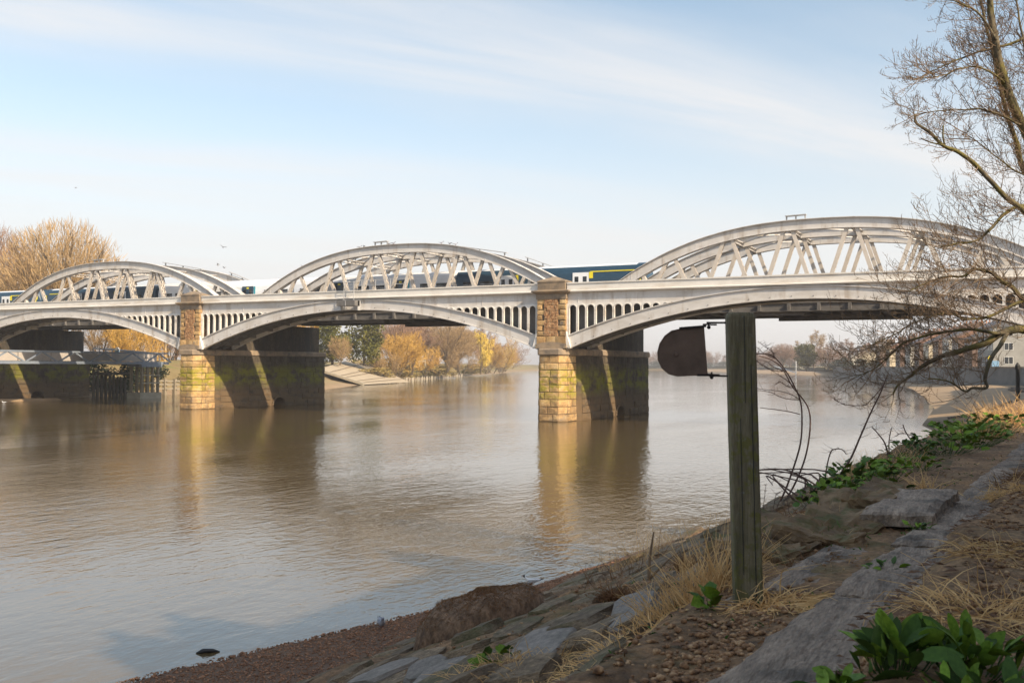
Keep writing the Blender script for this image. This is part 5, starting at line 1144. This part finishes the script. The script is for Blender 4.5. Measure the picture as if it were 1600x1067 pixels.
for i in range(4200):
    a = rng.uniform(0,6.283); t_ = .05+.95*rng.random()**.9; p_ = mound_p(a,t_); h_ = rng.uniform(.03,.08)*(1.1-.7*t_); d_ = Vector((rng.uniform(-1,1),rng.uniform(-1,1),rng.uniform(-.3,.7))).normalized()
    q.rib([p_-d_*h_*.2,p_+d_*h_*.5+Vector((0,0,.01)),p_+d_*h_+Vector((0,0,-.01))],[.004,.003,.001],Vector((rng.uniform(-1,1),rng.uniform(-1,1),.3)))
q.obj('root_mat', [M['rustgrass']], md, kind='stuff')

# ------------------------------------------------------------------ plants of the bank
def straw_tuft(label, loc, n_, h_, spread, mat='straw', lean=(0,0), group=None, flat=0.0, w_=.004, name='dry_grass'):
    mb = MB(); L0 = Vector((lean[0],lean[1],0))
    for i in range(n_):
        a = rng.uniform(0,6.283); r_ = spread*rng.random()**.7; x, y = loc[0]+r_*math.cos(a), loc[1]+r_*math.sin(a); p = Vector((x,y,bank_z(x,y)-.01))
        hh = h_*rng.uniform(.35,1.1); d = (Vector((math.cos(a)*.35,math.sin(a)*.35,1-flat))+L0+Vector((rng.gauss(0,.38),rng.gauss(0,.38),rng.gauss(0,.15)))).normalized(); pts = [p]; dd = d
        for k in range(3): dd = (dd+Vector((rng.gauss(0,.2),rng.gauss(0,.2),-.10-.3*flat))).normalized(); nx_ = pts[-1]+dd*hh/3; nx_.z = max(nx_.z,bank_z(nx_.x,nx_.y)+.01); pts.append(nx_)
        if rng.random() < .42: pts[-1] = pts[-2]+Vector((rng.uniform(-1,1),rng.uniform(-1,1),-.5)).normalized()*hh*.38
        if rng.random() < .3: mb.tube(pts,[w_*.6,w_*.55,w_*.5,w_*.3],3,cap=False)
        else: mb.rib(pts,[w_,w_*.9,w_*.6,w_*.15],Vector((rng.uniform(-1,1),rng.uniform(-1,1),.2)))
    o_ = mb.obj(name, [M[mat]]); return tag(o_, label, 'dry grass', group)
straw_tuft('tall dry straw stems standing against the left foot of the timber post', (30.60,-64.25), 246, .62, .26, lean=(.05,.1), w_=.0045)
straw_tuft('dry straw leaning left of the timber post, lower than the stems beside it', (30.25,-64.1), 174, .42, .3, lean=(-.1,-.1))
straw_tuft('heap of fallen dry straw at the right foot of the timber post', (31.12,-64.95), 275, .34, .20, lean=(.45,.0), flat=.75, w_=.0045)
straw_tuft('low dry straw lying across the coping by the right foot of the post', (31.35,-64.85), 116, .40, .2, lean=(.5,.3), flat=.85)
straw_tuft('dry straw spilling down the slope below the timber post', (30.0,-64.7), 174, .3, .45, lean=(-.4,.0), flat=.5)
straw_tuft('dry yellow grass tuft under the green clump beyond the post', (30.85,-61.5), 203, .22, .22, flat=.3)
straw_tuft('pale dry grass tuft left of the tilted coping slab', (31.42,-60.7), 275, .20, .2, flat=.25)
straw_tuft('few straight straw stems beyond the tilted slab', (31.62,-58.6), 58, .4, .15, lean=(-.3,.0))
straw_tuft('rust brown grass tuft on the slope left of the post', (28.75,-61.4), 275, .26, .16, mat='rustgrass', flat=.25, w_=.006)
straw_tuft('small dark rust grass tuft above the mud mound', (29.15,-60.0), 203, .28, .14, mat='rustgrass', w_=.005)
straw_tuft('thin reed stems at the bottom of the slope, nearest the water', (26.3,-53.9), 87, .85, .7, w_=.005)
straw_tuft('thin dead stems on the slope left of the post', (27.6,-57.6), 72, .7, .8, mat='rustgrass', w_=.004)
straw_tuft('tall dry grass by the right edge, furthest along the path', (32.6,-44.0), 377, .95, .7, lean=(-.2,0), w_=.008)
straw_tuft('dry grass mixed with green clumps near the bend of the path', (32.2,-48.6), 319, .6, .6, lean=(-.15,0), w_=.006)
straw_tuft('dry grass patch lying on the path by the tilted slab', (32.45,-59.6), 377, .30, .40, flat=.7)
straw_tuft('dry grass strands across the path at the right edge', (32.45,-63.6), 232, .34, .35, flat=.75)
straw_tuft('dry straw behind the dock leaves at the lower right corner', (32.35,-65.4), 246, .38, .35, flat=.6)
straw_tuft('dry straw lying by the pale slab low on the slope', (28.9,-64.2), 246, .32, .5, flat=.6)
straw_tuft('dry straw on the slope edge between the pale slab and the gravel', (29.9,-65.3), 217, .3, .5, flat=.65)
straw_tuft('brown dead grass hanging over the rise of the path at the right', (32.75,-58.4), 290, .30, .4, mat='rustgrass', flat=.5)
straw_tuft('short dry grass on the mossy ledge right of the post', (30.9,-62.4), 170, .16, .35, flat=.5, w_=.003)
straw_tuft('brown dead grass along the front of the mossy ledge', (31.0,-63.3), 190, .15, .3, mat='rustgrass', flat=.6, w_=.004)
straw_tuft('dry grass hanging from the soil beside the tilted slab', (31.15,-60.9), 170, .18, .3, flat=.5, w_=.0035)
straw_tuft('brown dead stems between the post and the brambles', (30.2,-60.8), 230, .22, .5, mat='rustgrass', flat=.5, w_=.004)
straw_tuft('pale dead grass along the water side of the green clumps', (30.6,-55.5), 260, .45, .9, w_=.004)
# broad leaves
def leaf_me(kind, seed):
    r_ = random.Random(seed); mb = MB(); n_ = 6
    if kind == 'dock':
        L_, W_, prof = 1.0, .195, [.2,.7,1,1,.75,.12]
    elif kind == 'lobed': L_, W_, prof = 1.0, .42, [.5,1,.75,.95,.55,.06]
    else: L_, W_, prof = 1.0, .28, [.35,.9,1,.85,.5,.05]
    curl = r_.uniform(.15,.6); tw = r_.uniform(-.4,.4)
    for i in range(n_):
        t_ = i/(n_-1); y = L_*t_; z = -curl*.5*t_*t_; w_ = W_*prof[i]; wv = .05*math.sin(i*2.1+seed)
        for s_ in (-1,0,1):
            a = tw*t_; xx, zz = s_*w_*math.cos(a), abs(s_)*w_*(.35+wv)+s_*w_*math.sin(a); mb.v.append((xx,y,z+zz))
    for i in range(n_-1):
        for s_ in (0,1): a = i*3+s_; mb.f.append((a,a+1,a+4,a+3))
    return mb
LM = {}
for kd in ('dock','lobed','small'):
    for mt in ('leaf','leaf2'): LM[kd,mt] = [leaf_me(kd,i+1).mesh(kd+'_leaf', M[mt], True) for i in range(5)]
def plant(label, loc, n_, size, kd, spread, tall=.5, name='green_plant', group=None, mt=None, up=0):
    z0 = bank_z(loc[0],loc[1]); t_ = thing(name, label, 'plant', (loc[0],loc[1],z0), group); st_ = MB()
    for i in range(n_):
        a = rng.uniform(0,6.283); r_ = spread*rng.random()**.6; bx, by = r_*math.cos(a), r_*math.sin(a); bz = bank_z(loc[0]+bx,loc[1]+by)-z0; el = R(rng.uniform(15,80)*(1-.5*r_/max(spread,.01)) if not up else rng.uniform(18,88)); h_ = tall*size*(1.5 if kd == 'lobed' else 1)*rng.uniform(.2,1.0)
        m_ = mt or ('leaf' if rng.random() < .6 else 'leaf2'); o_ = bpy.data.objects.new('leaf', rng.choice(LM[kd,m_])); C.objects.link(o_); o_.parent = t_
        o_.location = (bx,by,bz+h_); s_ = size*rng.uniform(.55,1.15); o_.scale = (s_,s_,s_); o_.rotation_euler = (el,rng.uniform(-.75,.75),a-1.57+rng.gauss(0,.7))
        st_.tube([(bx*.5,by*.5,bz-.02),(bx*.9,by*.9,bz+h_*.6),(bx,by,bz+h_)],[.006*size/.2,.004*size/.2,.003*size/.2],3,cap=False)
    o_ = bpy.data.objects.new('stems', st_.mesh('stems', M['leaf2'], True)); C.objects.link(o_); o_.parent = t_; o_['kind'] = 'stuff'
    return t_
plant('large dock plant in the lower right corner, its leaves upright', (32.02,-66.75), 51, .165, 'dock', .16, .8, up=1)
plant('dock plant at the bottom right, beside the upright dock', (32.30,-66.6), 54, .16, 'dock', .2, 0.85, up=1)
plant('low broad dock leaves at the bottom edge, left of the upright dock', (31.84,-67.1), 24, .16, 'dock', .16, .3)
plant('dock leaves cut by the bottom right corner of the photo', (32.38,-67.1), 39, .15, 'dock', .2, .6, up=1)
plant('low green plant with shiny leaves at the foot of the upright dock', (32.15,-67.35), 18, .15, 'small', .22, .4)
plant('single green leaf rosette at the left foot of the timber post', (30.78,-65.08), 9, .13, 'lobed', .10, .4)
plant('small green weed growing on the coping', (31.68,-63.75), 26, .075, 'small', .13, .7)
plant('little green weed in the hollow under the tilted slab', (31.78,-62.0), 30, .07, 'small', .10, 1.4)
plant('small green weed low on the slope by the pale slab', (28.5,-63.75), 14, .11, 'lobed', .12, .9)
plant('low green patch at the right of the post by the brambles', (30.6,-61.9), 34, .085, 'small', .28, .8)
plant('bushy green clump nearest the post along the bank', (30.75,-60.0), 80, .095, 'lobed', .42, 1.8)
plant('big leaved green clump beside the bramble canes', (30.85,-58.9), 70, .13, 'lobed', .45, 2.0)
plant('dark green clump behind the big leaved clump', (30.75,-57.5), 75, .10, 'lobed', .45, 2.2, mt='leaf2')
plant('pale green broad leaves beside the leaning sapling', (31.1,-57.6), 40, .13, 'lobed', .35, 1.4, mt='leaf')
plant('low green leaves between the sapling and the long green clump', (31.3,-56.3), 60, .10, 'lobed', .45, 1.2)
plant('dark stemmed green clump in the middle of the bank edge', (31.2,-54.6), 90, .10, 'small', .45, 3.2, mt='leaf2')
plant('long green clump along the edge of the path', (31.6,-53.2), 85, .13, 'lobed', .6, 1.7)
plant('bright green leafy clump by the path, largest in view', (31.95,-51.2), 95, .16, 'lobed', .7, 1.6, mt='leaf')
plant('green clump behind the bright clump', (31.9,-49.2), 75, .15, 'lobed', .75, 1.7)
plant('furthest green clump before the tall dry grass', (32.4,-46.9), 60, .16, 'lobed', .7, 1.6)
plant('grassy green weeds by the dry tuft beyond the post', (31.25,-59.3), 36, .10, 'small', .3, .8)
for x, y, n_, lab in ((29.4,-58.3,120,'short green grass on the slope below the bushy clump'),(32.3,-47.8,160,'short green grass beside the path near the right edge'),(30.9,-62.3,100,'short green grass behind the timber post')):
    t_ = straw_tuft(lab, (x,y), n_, .22, .4, mat='leaf2', w_=.005, name='green_grass'); t_['category'] = 'grass'
# brambles, saplings and sticks
def cane(nm_, label, cat, paths, mat='cane', thorns=True):
    t_ = thing(nm_, label, cat, paths[0][0][0])
    for pts, r0, r1 in paths:
        P_ = smooth_poly(pts,5); n_ = len(P_); q = MB(); q.tube(P_,[r0+(r1-r0)*i/(n_-1) for i in range(n_)],6); s_ = q.obj('stem', [M[mat]], t_, smooth=True)
        if thorns:
            q = MB()
            for i in range(2,n_-1):
                for k in range(2):
                    d_ = Vector((rng.uniform(-1,1),rng.uniform(-1,1),rng.uniform(-.6,.6))).normalized(); p_ = P_[i].lerp(P_[min(i+1,n_-1)],rng.random()); L_ = rng.uniform(.012,.05) if rng.random() < .8 else rng.uniform(.08,.2); q.tube([p_,p_+d_*L_*.6+Vector((0,0,.1*L_)),p_+d_*L_+Vector((0,0,.3*L_))],[.0035,.0025,.0012],3,cap=False)
            q.obj('side_shoots', [M[mat]], s_, kind='stuff')
    return t_
br1 = [(28.9,-54.07,1.95),(29.07,-53.98,2.34),(29.22,-53.9,2.79),(29.33,-53.85,3.23),(29.35,-53.84,3.68),(29.32,-53.85,3.96),(29.24,-53.89,4.18),(29.1,-53.96,4.46),(28.94,-54.04,4.68),(28.77,-54.13,4.76),(28.4,-54.3,4.72)]
br2 = [(28.83,-53.36,1.9),(29.09,-53.23,2.37),(29.28,-53.14,2.89),(29.36,-53.09,3.41),(29.34,-53.1,3.76),(29.22,-53.17,3.99),(29.08,-53.24,4.17),(28.91,-53.32,4.51),(28.73,-53.41,4.66),(28.54,-53.51,4.73)]
loops = []
for s_ in range(9):
    p0 = Vector(br1[5+s_%5]); d_ = Vector((-.5+.4*rng.random(),-.1,-.3*rng.random())); pts = [p0]
    for k in range(5): d_ = d_+Vector((rng.uniform(-.25,.1),rng.uniform(-.1,.1),.22-.16*rng.random()*k)); pts.append(pts[-1]+d_*.22)
    loops.append((pts,.007,.003))
cane('bramble', 'pair of tall arching bramble canes beside the timber post', 'bramble', [(br1,.020,.008),(br2,.020,.008),([(29.32,-53.85,3.71),(29.07,-53.98,3.77),(28.7,-54.17,3.82)],.009,.005)]+loops)
cane('sapling', 'single leaning sapling stem rising towards the branch tips', 'sapling', [([(30.61,-58.51,2.9),(30.63,-58.5,3.16),(30.76,-58.43,3.4),(30.87,-58.38,3.68),(30.98,-58.32,3.96),(31.09,-58.27,4.21),(31.16,-58.23,4.41)],.017,.007),([(31.13,-58.24,4.33),(31.07,-58.28,4.23),(30.98,-58.32,4.12),(30.91,-58.36,4.06),(30.73,-58.45,4.06),(30.62,-58.5,4.1),(30.57,-58.53,4.14)],.006,.003)])
cane('bramble', 'short hooked bramble cane left of the leaning sapling', 'bramble', [([(30.16,-56.68,2.7),(30.19,-56.66,3.05),(30.24,-56.63,3.29),(30.29,-56.61,3.35),(30.39,-56.56,3.35),(30.45,-56.53,3.28)],.012,.006)])
cane('dead_stem', 'forked dead stem standing on the bank edge', 'stem', [([(30.88,-54.8,2.95),(30.81,-54.83,3.31),(30.71,-54.88,3.48),(30.62,-54.93,3.59)],.016,.007),([(30.87,-54.8,3.05),(30.86,-54.81,3.36),(30.9,-54.79,3.59)],.012,.006)])
cane('dead_stem', 'slanting dead stems by the long green clump', 'stem', [([(31.22,-53.0,3.0),(31.1,-53.06,3.2),(30.97,-53.12,3.42),(30.93,-53.14,3.55)],.016,.007),([(31.2,-53.3,3.0),(30.98,-53.4,3.22),(30.75,-53.5,3.3)],.014,.006),([(31.3,-52.7,3.0),(31.12,-52.9,3.3),(30.9,-52.9,3.38),(30.8,-53.0,3.33)],.010,.005)])
cane('dead_stem', 'dark forked dead stump on the slope left of the post', 'stem', [([(28.8,-60.44,2.05),(28.81,-60.43,2.33),(28.85,-60.41,2.62)],.025,.010),([(28.82,-60.44,2.1),(29.0,-60.35,2.3),(29.15,-60.3,2.42)],.018,.007)], mat='twig', thorns=False)
cane('bramble', 'tangle of broken dark canes at the foot of the brambles', 'bramble', [([(29.9+rng.uniform(-.3,.3),-56.2+rng.uniform(-.5,.5),2.55),(29.7+rng.uniform(-.5,.5),-56.2+rng.uniform(-.5,.5),2.8+rng.uniform(0,.15)),(29.5+rng.uniform(-.6,.6),-56.3+rng.uniform(-.5,.5),2.75+rng.uniform(0,.25))],.016,.007) for _ in range(9)])
cane('dead_stem', 'thin upright dead twigs just right of the timber post', 'stem', [([(29.6+.12*i,-58.2+.1*i,2.3),(29.62+.12*i+rng.uniform(-.08,.08),-58.2,2.6),(29.6+.14*i+rng.uniform(-.1,.1),-58.2,2.9+rng.uniform(-.1,.15))],.006,.003) for i in range(5)])

# ------------------------------------------------------------------ the bare tree at the right edge
TR = thing('bare_tree', 'near leafless tree with painted sun flecks on limbs reaching in from the right edge', 'tree', (33.3,-52.4,3.0))
LIMBS = [
 ('trunk',[(33.4,-52.35,2.6),(33.29,-52.4,3.62),(33.27,-52.42,5.35),(33.2,-52.45,7.2),(32.88,-52.61,8.46),(32.74,-52.69,8.81),(32.51,-52.8,9.52),(32.36,-52.88,10.38),(32.26,-52.93,11.49),(32.1,-53.0,13.2)],.20,.05,1),
 ('limb',[(33.22,-52.2,7.0),(33.08,-51.95,7.62),(32.83,-52.08,8.02),(32.69,-52.15,8.58),(32.56,-52.22,9.03),(32.44,-52.28,9.65),(32.3,-52.35,10.33),(32.1,-52.4,11.4)],.085,.03,1),
 ('limb',[(33.25,-52.5,6.6),(33.15,-53.0,6.86),(32.89,-53.39,7.0),(32.71,-53.49,7.17),(32.43,-53.63,7.42),(32.15,-53.77,7.79),(31.87,-53.91,8.04),(31.64,-54.02,8.14),(31.46,-54.12,8.36),(31.24,-54.23,8.51),(31.21,-54.24,8.65)],.085,.026,.5),
 ('limb',[(31.67,-54.01,8.1),(31.63,-54.03,8.32),(31.62,-54.04,8.48)],.024,.018,0),
 ('limb',[(31.66,-54.03,8.14),(31.46,-54.12,8.21),(31.3,-54.2,8.27)],.020,.014,0),
 ('limb',[(33.3,-52.5,4.7),(33.28,-53.0,5.0),(32.78,-53.67,5.16),(32.45,-53.84,5.08),(32.18,-53.98,4.9),(31.83,-54.15,4.79),(31.5,-54.32,4.66),(31.21,-54.47,4.46),(31.0,-54.57,4.27),(30.91,-54.62,4.09)],.125,.016,1.1),
 ('limb',[(32.55,-53.8,5.1),(32.43,-54.1,4.88),(32.28,-54.38,4.62),(32.22,-54.4,4.38),(32.25,-54.39,4.24),(32.05,-54.49,4.22),(31.98,-54.52,4.17),(31.88,-54.58,4.21),(31.66,-54.69,4.34),(31.43,-54.8,4.36)],.055,.012,.8),
 ('limb',[(32.5,-53.85,5.08),(32.23,-54.17,5.11),(32.05,-54.26,5.14),(31.84,-54.37,5.14),(31.58,-54.5,5.09),(31.26,-54.67,5.0),(31.04,-54.78,4.88),(30.88,-54.86,4.72),(30.65,-54.97,4.52),(30.38,-55.11,4.37)],.045,.010,1.4),
 ('limb',[(33.27,-52.45,5.4),(33.22,-53.0,5.54),(32.79,-53.22,5.68),(32.59,-53.32,5.88),(32.42,-53.41,6.0),(32.28,-53.48,6.11),(32.08,-53.58,6.15),(31.9,-53.67,6.03),(31.67,-53.79,6.03),(31.43,-53.91,5.95),(31.1,-54.07,5.79)],.07,.012,1.5),
 ('limb',[(33.2,-52.45,6.8),(33.1,-52.79,6.98),(32.81,-52.99,7.24),(32.52,-53.13,7.1),(32.28,-53.25,6.83),(32.12,-53.34,6.67),(31.85,-53.47,6.61),(31.57,-53.61,6.56)],.06,.014,1.4),
 ('limb',[(33.27,-52.42,5.5),(33.1,-52.6,5.62),(32.8,-52.77,5.67),(32.49,-52.92,5.51),(32.22,-53.06,5.39),(31.94,-53.2,5.36),(31.65,-53.35,5.45),(31.26,-53.54,5.34),(30.88,-53.74,5.12),(30.49,-53.93,4.9)],.055,.010,1.4),
 ('limb',[(32.36,-52.88,9.9),(33.0,-52.2,10.2),(32.84,-52.3,10.27),(32.45,-52.5,10.1),(32.05,-52.7,9.98),(31.65,-52.9,9.81),(31.25,-53.1,9.58)][2:],.04,.010,1.5),
 ('limb',[(32.76,-52.75,8.66),(32.53,-53.0,8.76),(32.25,-53.2,8.87),(31.86,-53.4,8.87),(31.48,-53.6,8.84),(31.15,-53.83,8.75)],.035,.008,1.2),
 ('limb',[(32.41,-52.9,10.1),(32.16,-53.05,10.56),(31.87,-53.2,10.73),(31.58,-53.35,10.89)],.035,.010,1.4),
 ('limb',[(32.6,-52.76,9.3),(32.3,-53.1,9.55),(31.95,-53.3,9.6),(31.6,-53.5,9.45),(31.3,-53.7,9.4)],.032,.008,1.4),
 ('limb',[(33.2,-52.5,7.3),(32.95,-52.8,7.7),(32.6,-53.0,7.9),(32.2,-53.3,8.25),(31.9,-53.4,8.5)],.035,.008,1.1),
 ('limb',[(32.85,-52.6,8.4),(32.95,-52.3,9.2),(32.85,-52.2,10.1),(32.7,-52.1,11.2)],.05,.02,1.2),
]
LEFT = -ru; NT = K(n=[1,5,4], t0=[0,.18,.2], seg=[7,6,4], wob=[.20,.20,.2], grav=[.06,.13,.16], ang=[0,48,48], lr=[1,.46,.46], rr=[1,.6,.65])
twn = [MB(), MB()]
rng = random.Random(404)
for nm_, pts, r0, r1, dens in LIMBS:
    P_ = smooth_poly(pts,5); n_ = len(P_)
    P_ = [p+Vector((nz(p.z*3,p.x*3,1),nz(p.x*3,p.z*3,5),nz(p.x*4,p.y*4,8)))*.025 for p in P_]
    q = MB(); q.tube(P_,[.66*(r0+(r1-r0)*i/(n_-1))*(1+.12*nz(i*.9,r0*50,2)) for i in range(n_)],10 if r0 > .05 else 6); q.obj(nm_, [M['bark']], TR, smooth=True)
    if dens <= 0: continue
    tot = sum((P_[i+1]-P_[i]).length for i in range(n_-1)); m_ = int(tot*dens*(12 if nm_ != 'trunk' and pts[0][2] < 7 else 12))
    for j in range(m_):
        t_ = .16+.84*(j+rng.random())/m_; k = min(n_-2,int(t_*(n_-1))); p = P_[k].lerp(P_[k+1],t_*(n_-1)-k); dv = (P_[k+1]-P_[k]).normalized()
        if nm_ == 'trunk' and p.z < 6.2: continue
        nd = (dv*.45+LEFT*rng.uniform(-.35,.9)+Vector((rng.uniform(-.6,.6),rng.uniform(-.6,.6),rng.uniform(-.55,.75)))).normalized()
        out = [[],[],[]]; L_ = rng.uniform(.45,1.15)*(.75 if p.z < 4.6 else (.72 if p.z > 7.6 else 1)); grow(rng, p, nd, L_, rng.uniform(.0055,.0095), 0, NT, out)
        for lv, ls in enumerate(out):
            for pp_, rd in ls: twn[0 if lv == 0 else 1].tube(pp_, [max(.0024,x*1.0) for x in rd], 4 if lv == 0 else 3, cap=False)
twn[0].obj('branchlets', [M['twig']], TR, kind='stuff'); twn[1].obj('twigs', [M['twig']], TR, kind='stuff')

# ------------------------------------------------------------------ birds
def bird_body(scale=1.0):
    """one continuous body: tail, rump, breast, neck, head"""
    q = MB(); st_ = [(-.20,.012,.006,.045),(-.14,.022,.012,.04),(-.08,.040,.034,.02),(-.01,.055,.058,.0),(.06,.052,.060,.005),(.105,.036,.044,.045),(.125,.026,.028,.080),(.140,.027,.026,.105),(.160,.024,.022,.112),(.178,.010,.010,.108)]
    q.loft([[(x*scale,wy*scale*math.cos(6.2832*k/10),(z+.10+hz_*math.sin(6.2832*k/10))*scale) for k in range(10)] for x,wy,hz_,z in st_]); return q
def bird(name, label, loc, rot, mats, scale=1.0, group=None, legs=True, fly=False):
    t_ = thing(name, label, 'bird', loc, group); t_.rotation_euler = rot; ORG[t_.name] = Vector((0,0,0))
    q = bird_body(scale); q.obj('body', [M[mats[0]]], t_, smooth=True)
    for s_ in (-1,1):
        q = MB()
        if fly:
            q.loft([[(.07*scale,s_*.04*scale,.13*scale),(-.05*scale,s_*.04*scale,.13*scale),(-.05*scale,s_*.04*scale,.115*scale),(.07*scale,s_*.04*scale,.115*scale)],[(.09*scale,s_*.20*scale,.24*scale),(-.05*scale,s_*.20*scale,.24*scale),(-.05*scale,s_*.20*scale,.23*scale),(.09*scale,s_*.20*scale,.23*scale)],[(-.02*scale,s_*.36*scale,.22*scale),(-.06*scale,s_*.36*scale,.22*scale),(-.06*scale,s_*.36*scale,.215*scale),(-.02*scale,s_*.36*scale,.215*scale)]])
        else:
            q.loft([[(x*scale,(s_*wy)*scale+s_*.006*scale*math.cos(6.2832*k/8),(z+hz_*math.sin(6.2832*k/8))*scale) for k in range(8)] for x,wy,hz_,z in ((-.21,.018,.008,.145),(-.12,.040,.022,.128),(-.03,.056,.040,.115),(.05,.052,.030,.118),(.08,.040,.010,.125))])
        wo_ = fix_normals(q.obj('wing', [M[mats[1]]], t_, smooth=True))
        if not fly:
            q = MB(); q.loft([[(x*scale,s_*wy*scale+s_*.005*scale*math.cos(6.2832*k/6),(z+hz_*math.sin(6.2832*k/6))*scale) for k in range(6)] for x,wy,hz_,z in ((-.25,.010,.004,.158),(-.21,.019,.010,.147),(-.17,.030,.012,.140))]); q.obj('wing_tip', [M['black']], wo_, smooth=True)
        if legs:
            q = MB(); q.tube([(.01*scale,s_*.022*scale,.055*scale),(.012*scale,s_*.022*scale,.0),(.05*scale,s_*.024*scale,-.002)],[.006*scale,.005*scale,.003*scale],5); q.obj('leg', [M['gull_red']], t_)
    q = MB(); q.loft([[(x*scale,wy*scale*math.cos(6.2832*k/10),(z+hz_*math.sin(6.2832*k/10))*scale) for k in range(10)] for x,wy,hz_,z in ((.128,.016,.016,.196),(.140,.0285,.0275,.205),(.160,.0255,.0235,.212),(.181,.010,.010,.208))]); q.obj('hood', [M[mats[2]]], t_, smooth=True)
    q = MB(); q.tube([(.175*scale,0,.208*scale),(.205*scale,0,.203*scale),(.215*scale,0,.198*scale)],[.007*scale,.004*scale,.001*scale],6); q.obj('beak', [M[mats[3]]], t_)
    return t_
la = math.atan2(LEFT.y,LEFT.x)
bird('gull', 'black headed white gull standing at the water edge below the stone slope', (23.86,-53.25,max(.0,bank_z(23.86,-53.25))+.01), (0,0,la), ('white','gull_grey','black','gull_red'), 1.0)
bird('pigeon', 'grey pigeon facing away on the brown shingle', (23.05,-57.45,bank_z(23.05,-57.45)+.01), (0,0,la+1.9), ('pigeon','pigeon','pigeon','black'), .95)
bird('gull', 'white gull sitting on the water at the left edge', (-66.0,-1.2,-.07), (0,0,la), ('white','gull_grey','black','gull_red'), 1.6, legs=False)
bz = lambda x, k: bt_top(((x-XB+PITCHX/2*0)))+.05
pg = None
for i, (x, lab) in enumerate(((-31.17,'dark pigeon perched low on the left side of the middle truss'),(-24.08,'left of two pigeons perched side by side on the middle truss'),(-23.55,'right of two pigeons perched side by side on the middle truss'),(-20.58,'dark pigeon near the crown of the middle truss, facing left'),(-20.05,'dark pigeon near the crown of the middle truss, facing right'),(-14.62,'dark pigeon on the right side of the middle truss, highest of three'),(-13.71,'dark pigeon on the right side of the middle truss, middle of three'),(-13.08,'dark pigeon on the right side of the middle truss, lowest of three'))):
    L3 = (x,6.97,bt_top(x-XB)+.05)
    if pg is None: pg = bird('pigeon', lab, L3, (0,0,3.1), ('pigeon','pigeon','black','black'), 1.25, 'pigeons perched on the middle truss')
    else: copy_tree(pg, loc=L3, rot=(0,0,(3.1,.4,2.6,3.3,0,.2,2.9,.6)[i]), label=lab)
fb = None
for p_, r_, lab in (((-32.45,-3.06,15.34),(.3,.2,2.4),'flying bird above the pale train, highest of three'),((-32.86,-3.27,13.65),(-.3,.1,.6),'flying bird above the pale train, left of the lower two'),((-32.32,-3.0,13.42),(.1,-.2,3.0),'flying bird above the pale train, right of the lower two'),((-44.85,-9.34,20.87),(.2,.1,1.2),'tiny flying bird high over the left arch')):
    if fb is None: fb = bird('flying_bird', lab, p_, r_, ('gull_grey','pigeon','black','black'), .95, 'birds in flight over the bridge', legs=False, fly=True)
    else: copy_tree(fb, loc=p_, rot=r_, label=lab, scale=.9 if 'tiny' not in lab else .6)
wg = None
for i, (x, y) in enumerate(((-16.5,323.7),(-14.1,326.7),(-8.8,306.5),(8.9,202.4),(10.8,204.2),(12.2,215))):
    L3 = (x+1.2,y,bank_base(x,y)*0+.55); lab = 'white gull resting on the far sand beyond the branch tips'
    if wg is None: wg = bird('gull', lab, L3, (0,0,1.0), ('white','white','white','gull_red'), 2.0, 'gulls resting on the far sand', legs=True)
    else: copy_tree(wg, loc=L3, rot=(0,0,i*1.3), label=lab)
dw = MB(); dw.tube([(21.17,-59.78,.0),(21.25,-59.72,.035),(21.36,-59.62,.03),(21.44,-59.55,.0)],[.015,.035,.03,.012],7); tag(dw.obj('driftwood', [M['black']], smooth=True), 'small dark piece of driftwood awash near the shingle', 'driftwood')

# ------------------------------------------------------------------ river air
hzb = MB(); hzb.box((-3950,-3750,-2.6),(3950,4050,44)); ho = hzb.obj('haze', [], kind='stuff')
hm = bpy.data.materials.new('haze_air'); hm.use_nodes = True; hn = hm.node_tree.nodes; hn.clear(); ho_ = hn.new('ShaderNodeOutputMaterial'); hv = hn.new('ShaderNodeVolumePrincipled')
hv.inputs['Color'].default_value = (.93,.90,.89,1); hv.inputs['Density'].default_value = .00042; hv.inputs['Anisotropy'].default_value = .2; hm.node_tree.links.new(hv.outputs[0], ho_.inputs['Volume']); ho.data.materials.clear(); ho.data.materials.append(hm)
